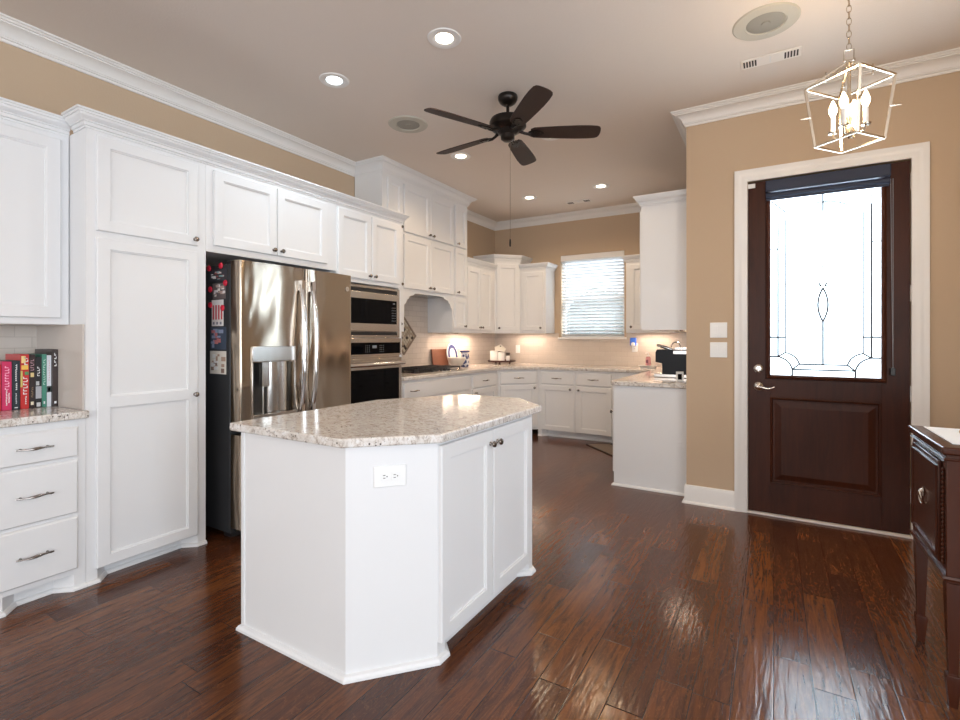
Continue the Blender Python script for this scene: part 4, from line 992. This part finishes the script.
o = tag(MB().box(-.115, -.06, .0, .115, .06, .008).box(-.09, -.04, -.024, .09, .04, .0).build('soap_tray', M_CHINA, bevel=.003), 'white raised soap tray at the back right of the worktop', 'tray'); o.location = (-1.345, 6.33, .940)
sp = thing('soap_bottle', 'pink soap bottle with pump on the white soap tray', 'soap bottle', (-1.345, 6.33, .9485))
MB().lathe([(0, 0), (.030, 0), (.032, .006), (.032, .085), (.022, .105), (.012, .110), (0, .110)], n=24).build('bottle', mat('pink_soap', (.72, .34, .36), .15), sp)
b = MB(); b.lathe([(0, .110), (.013, .110), (.013, .125), (.005, .128), (.005, .155), (0, .156)], n=14); b.tube([(0, 0, .155), (-.035, 0, .152)], .005, 8); b.build('pump', M_PLATE, sp)
MB().box(-.022, -.0335, .03, .006, -.0300, .07).build('label_patch', mat('soap_label', (.30, .10, .14), .4), sp)

# floor mat
fm = thing('floor_mat', 'thin grey-brown floor mat with black edge before the sink cabinet', 'mat', (-1.55, 5.45, 0), 0)
mp = [(-.40, .31), (.03, -.10), (.26, .13), (-.17, .47)]
MB().prism(mp, .0005, .007).build('mat_surface', mat('mat_taupe', (.17, .13, .10), .7), fm, smooth=0)
b = MB(); q = [Vector((x, y, .006)) for x, y in mp]
for i in range(4): b.tube([q[i], q[(i+1) % 4]], .006, 6)
b.build('black_edge', M_BLACK, fm)

# ------------------------------------------------------------------ books
def book(y0, w_, h_, dpt, cov, spine, label, grp=None, lean=0, xf=-3.40):
    t = thing('book', label, 'book', (xf, y0, .9155), 0, 'books on the left worktop')
    t.rotation_euler = (math.radians(lean), 0, 0)
    b = MB(); b.box(-dpt, 0, 0, 0, .0025, h_); b.box(-dpt, w_-.0025, 0, 0, w_, h_); b.box(-.003, .0025, 0, 0, w_-.0025, h_); b.build('cover', mat('book_cover', cov, .35), t, bevel=.0008)
    MB().box(-dpt+.004, .0026, .004, -.0031, w_-.0026, h_-.004).build('pages', mat('paper', (.72, .66, .56), .8), t, smooth=0)
    b = MB(); ms = []
    for (u0, u1, v0, v1, c_) in spine:
        ms.append(mat('spine_print', c_, .4)); b.cur = len(ms)-1; b.box(0.0001, w_*u0, h_*v0, .0006, w_*u1, h_*v1)
    if ms: b.build('spine_print', ms, t, smooth=0)
Wt = (.8, .8, .8); Gd = (.7, .55, .25)
def letters(n, v0, v1, c_, u=(.35, .65), seed=0):
    rr = random.Random(seed); out = []; st = (v1-v0)/n
    for i in range(n):
        a = v0+i*st; k = rr.random()
        out.append((u[0], u[0]+(u[1]-u[0])*(.8+.2*k), a+.08*st, a+.32*st, c_)); out.append((u[0] if k < .5 else u[1]-.12, (u[0]+.12) if k < .5 else u[1], a+.32*st, a+.78*st, c_))
    return out
y = .854; 
book(y, .044, .238, .20, (.62, .02, .03), [(.1, .9, .28, .80, (.8, .45, .45)), (.1, .9, .03, .22, (.7, .25, .10))], 'bright red book leftmost in the row, cut by the picture edge'); y = .9010
book(y, .0385, .252, .20, (.60, .03, .12), letters(9, .42, .92, (.9, .45, .6), (.3, .75), 1)+letters(10, .10, .42, Wt, (.4, .55), 2)+letters(8, .15, .36, Wt, (.65, .8), 3), 'magenta pink book, second from the left in the row'); y = .9415
book(y, .0310, .256, .20, (.02, .03, .04), letters(9, .58, .93, Wt, (.4, .62), 4)+letters(4, .40, .55, Wt, (.4, .62), 5)+letters(7, .12, .34, (.6, .62, .65), (.42, .58), 6)+[(.3, .7, .03, .05, Wt)], 'black book with white lettering between the magenta and the red-yellow ones'); y = .9740
book(y, .0345, .288, .22, (.55, .03, .03), [(.1, .9, .72, .80, (.85, .55, .10)), (.1, .6, .84, .97, (.9, .7, .3)), (.5, .95, .62, .68, (.1, .3, .12)), (.0, .25, .40, .70, (.6, .5, .15))]+letters(6, .26, .60, Wt, (.3, .85), 7)+letters(3, .80, .97, Wt, (.45, .9), 8)+letters(4, .08, .24, Wt, (.55, .72), 9), 'red book with yellow top and bold white lettering'); y = 1.0100
book(y, .0235, .286, .22, (.03, .018, .018), letters(5, .70, .92, (.5, .3, .35), (.2, .8), 10)+[(.2, .8, .58, .66, Gd), (.25, .75, .06, .12, (.8, .7, .5))]+letters(6, .2, .4, (.3, .2, .12), (.35, .65), 11), 'thin black-brown book with gold mark, right of the red-yellow one'); y = 1.0345
book(y, .0270, .272, .20, (.012, .012, .014), letters(4, .62, .82, Wt, (.3, .7), 12)+[(.05, .95, .18, .42, (.42, .42, .45)), (.1, .6, .44, .52, (.5, .5, .5)), (.2, .8, .02, .10, (.6, .6, .6))], 'black book with grey picture on its spine, left of the green one'); y = 1.0622
book(y, .0205, .286, .22, (.06, .24, .17), letters(11, .42, .92, (.5, .7, .6), (.3, .7), 13)+[(.35, .65, .06, .11, Wt)], 'slim green book with pale lettering'); y = 1.0835
book(y, .0190, .280, .22, (.74, .76, .80), letters(9, .5, .92, (.6, .35, .4), (.4, .6), 14)+[(0, 1, .28, .40, (.05, .07, .07)), (.2, .8, .30, .38, (.35, .40, .36))], 'slim white book with dark picture band, beside the green one'); y = 1.1000
t_h = .318
# larger book stands a little apart, touching the tiled return
book(1.1032, .0240, .312, .25, (.030, .015, .012), letters(4, .7, .95, Wt, (.3, .7), 15)+[(.3, .7, .05, .09, Wt)], 'tall dark brown book at the right end of the row', xf=-3.385)

# ------------------------------------------------------------------ buffet at the right
bx0, by0, by1 = .515, 2.305, 2.785
bf = thing('antique_buffet', 'dark mahogany antique buffet with tapered legs beside the front door', 'buffet', (bx0, by0, 0))
bw_, bd_ = .74, by1-by0
ser = [(0, 0)]+[(.045+i*(bw_-.09)/16, -.030*math.sin(i*PI/16)+.012*math.sin(i*2*PI/8)*0) for i in range(17)]+[(bw_, 0)]
MB().prism(ser+[(bw_, bd_), (0, bd_)], .435, .885).build('case', M_BUFFET, bf, bevel=.003)
top = [(-.016, -.022)]+[(.03+i*(bw_-.06)/16, -.022-.032*math.sin(i*PI/16)) for i in range(17)]+[(bw_+.016, -.022), (bw_+.016, bd_+.005), (-.016, bd_+.005)]
MB().prism(top, .8855, .912).build('top', M_BUFFET, bf, bevel=.006, seg=3)
b = MB(); b.sweep([(0, 0), (.008, 0), (.011, .008), (.008, .016), (0, .016)], [(0, bd_), (0, 0), (.045, 0)], .445); b.build('base_molding', M_BUFFET, bf); b = MB(); b.sweep([(0, 0), (.005, 0), (.008, .005), (.005, .010), (0, .010)], [(0, bd_), (0, 0), (.045, 0)], .862)
b.build('top_molding', M_BUFFET, bf)
# side door with mouldings, in the x=0 plane facing -X
sdn = MB(); sdn.box(-.010, .050, .490, -.0003, bd_-.045, .850); sd = sdn.build('side_door', M_BUFFET, bf, bevel=.003)
b = MB(); b.sweep([(0, 0), (.006, 0), (.006, .006), (0, .006)], [(-.0102, bd_-.060), (-.0102, .065)], .825); b.sweep([(0, 0), (.006, 0), (.006, .006), (0, .006)], [(-.0102, bd_-.060), (-.0102, .065)], .510)
b.box(-.016, .060, .510, -.0102, .066, .831); b.box(-.016, bd_-.061, .510, -.0102, bd_-.055, .831); b.build('panel_molding', M_BUFFET, sd)
b = MB(); yk, zk = bd_/2+.01, .675
b.lathe([(0, 0), (.018, 0), (.020, .003), (.010, .006), (.007, .012), (0, .013)], (-.0105, yk, zk+.012), (-1, 0, 0), 20)
b.ring([(-.020-.003*math.sin(t), yk+.021*math.cos(t), zk-.012+.024*math.sin(t)) for t in [2*PI*i/20 for i in range(20)]], .003, 8); b.build('ring_pull', M_NICKEL, sd)
b = MB()
for yc in (.022, bd_-.022):
    for i in range(22): b.lathe([(0, 0), (.007, .001), (.0075, .004), (.003, .008), (0, .009)], (-.0003, yc, .50+i*.0155), (-1, 0, 0), 8)
b.build('carved_beading', M_BUFFET, bf)
for x, y in ((.022, .022), (bw_-.022, .022), (.022, bd_-.022), (bw_-.022, bd_-.022)):
    b = MB()
    def sq(z, h): return [(x-h, y-h, z), (x+h, y-h, z), (x+h, y+h, z), (x-h, y+h, z)]
    zs = [(.4345, .021), (.40, .021), (.115, .0125), (.112, .018), (.095, .019), (.02, .013), (.0, .012)]
    vs = [];
    for z, h in zs: vs += sq(z, h)
    b.add(vs, [(r*4+i, r*4+(i+1) % 4, (r+1)*4+(i+1) % 4, (r+1)*4+i) for r in range(len(zs)-1) for i in range(4)]+[(0, 1, 2, 3), (24, 25, 26, 27)])
    b.build('leg', M_BUFFET, bf, bevel=.001)
b = MB(); b.box(-.0103+.045, -.0305-.012, .50, bw_-.045, -.0305-.002, .85) if False else b.box(.30, -.036, .46, .44, -.030, .86); b.build('front_stile', M_BUFFET, bf)
rn = MB().prism([(.535+.010, 2.36), (1.22, 2.36), (1.22, 2.76), (.545, 2.76)], .9125, .9145).build('table_runner', mat('white_linen', (.82, .85, .88), .8), smooth=0)
tag(rn, 'white linen runner on the antique buffet top', 'runner')
o = MB().lathe([(0, 0), (.030, 0), (.036, .015), (.030, .035), (.012, .050), (.010, .07), (0, .072)], n=20).build('wooden_figurine', mat('light_wood', (.62, .38, .20), .4)); o.location = (.645, 2.56, .915)
tag(o, 'small light wooden ornament on the white runner', 'ornament')
# wall sconce at the picture edge
sc = thing('wall_sconce', 'cream candle sconce on the wall right of the front door', 'sconce', (1.045, YD, 0))
MB().lathe([(0, 0), (.035, 0), (.030, .010), (0, .014)], (0, 0, 2.10), (0, -1, 0), 20).build('backplate', M_IVORY, sc)
b = MB(); b.tube([(0, -.012, 2.10), (-.02, -.05, 2.06), (-.03, -.08, 2.05), (-.035, -.09, 2.10), (-.035, -.09, 2.135)], .006, 8); b.tube([(0, -.012, 2.09), (-.03, -.03, 2.02), (-.055, -.03, 2.035)], [.006, .006, .003], 8); b.build('arm', M_IVORY, sc)
MB().lathe([(0, 2.13), (.030, 2.135), (.034, 2.15), (.040, 2.21), (.036, 2.21), (.03, 2.15), (0, 2.14)], (-.035, -.09, 0), n=20).build('cup', M_IVORY, sc)
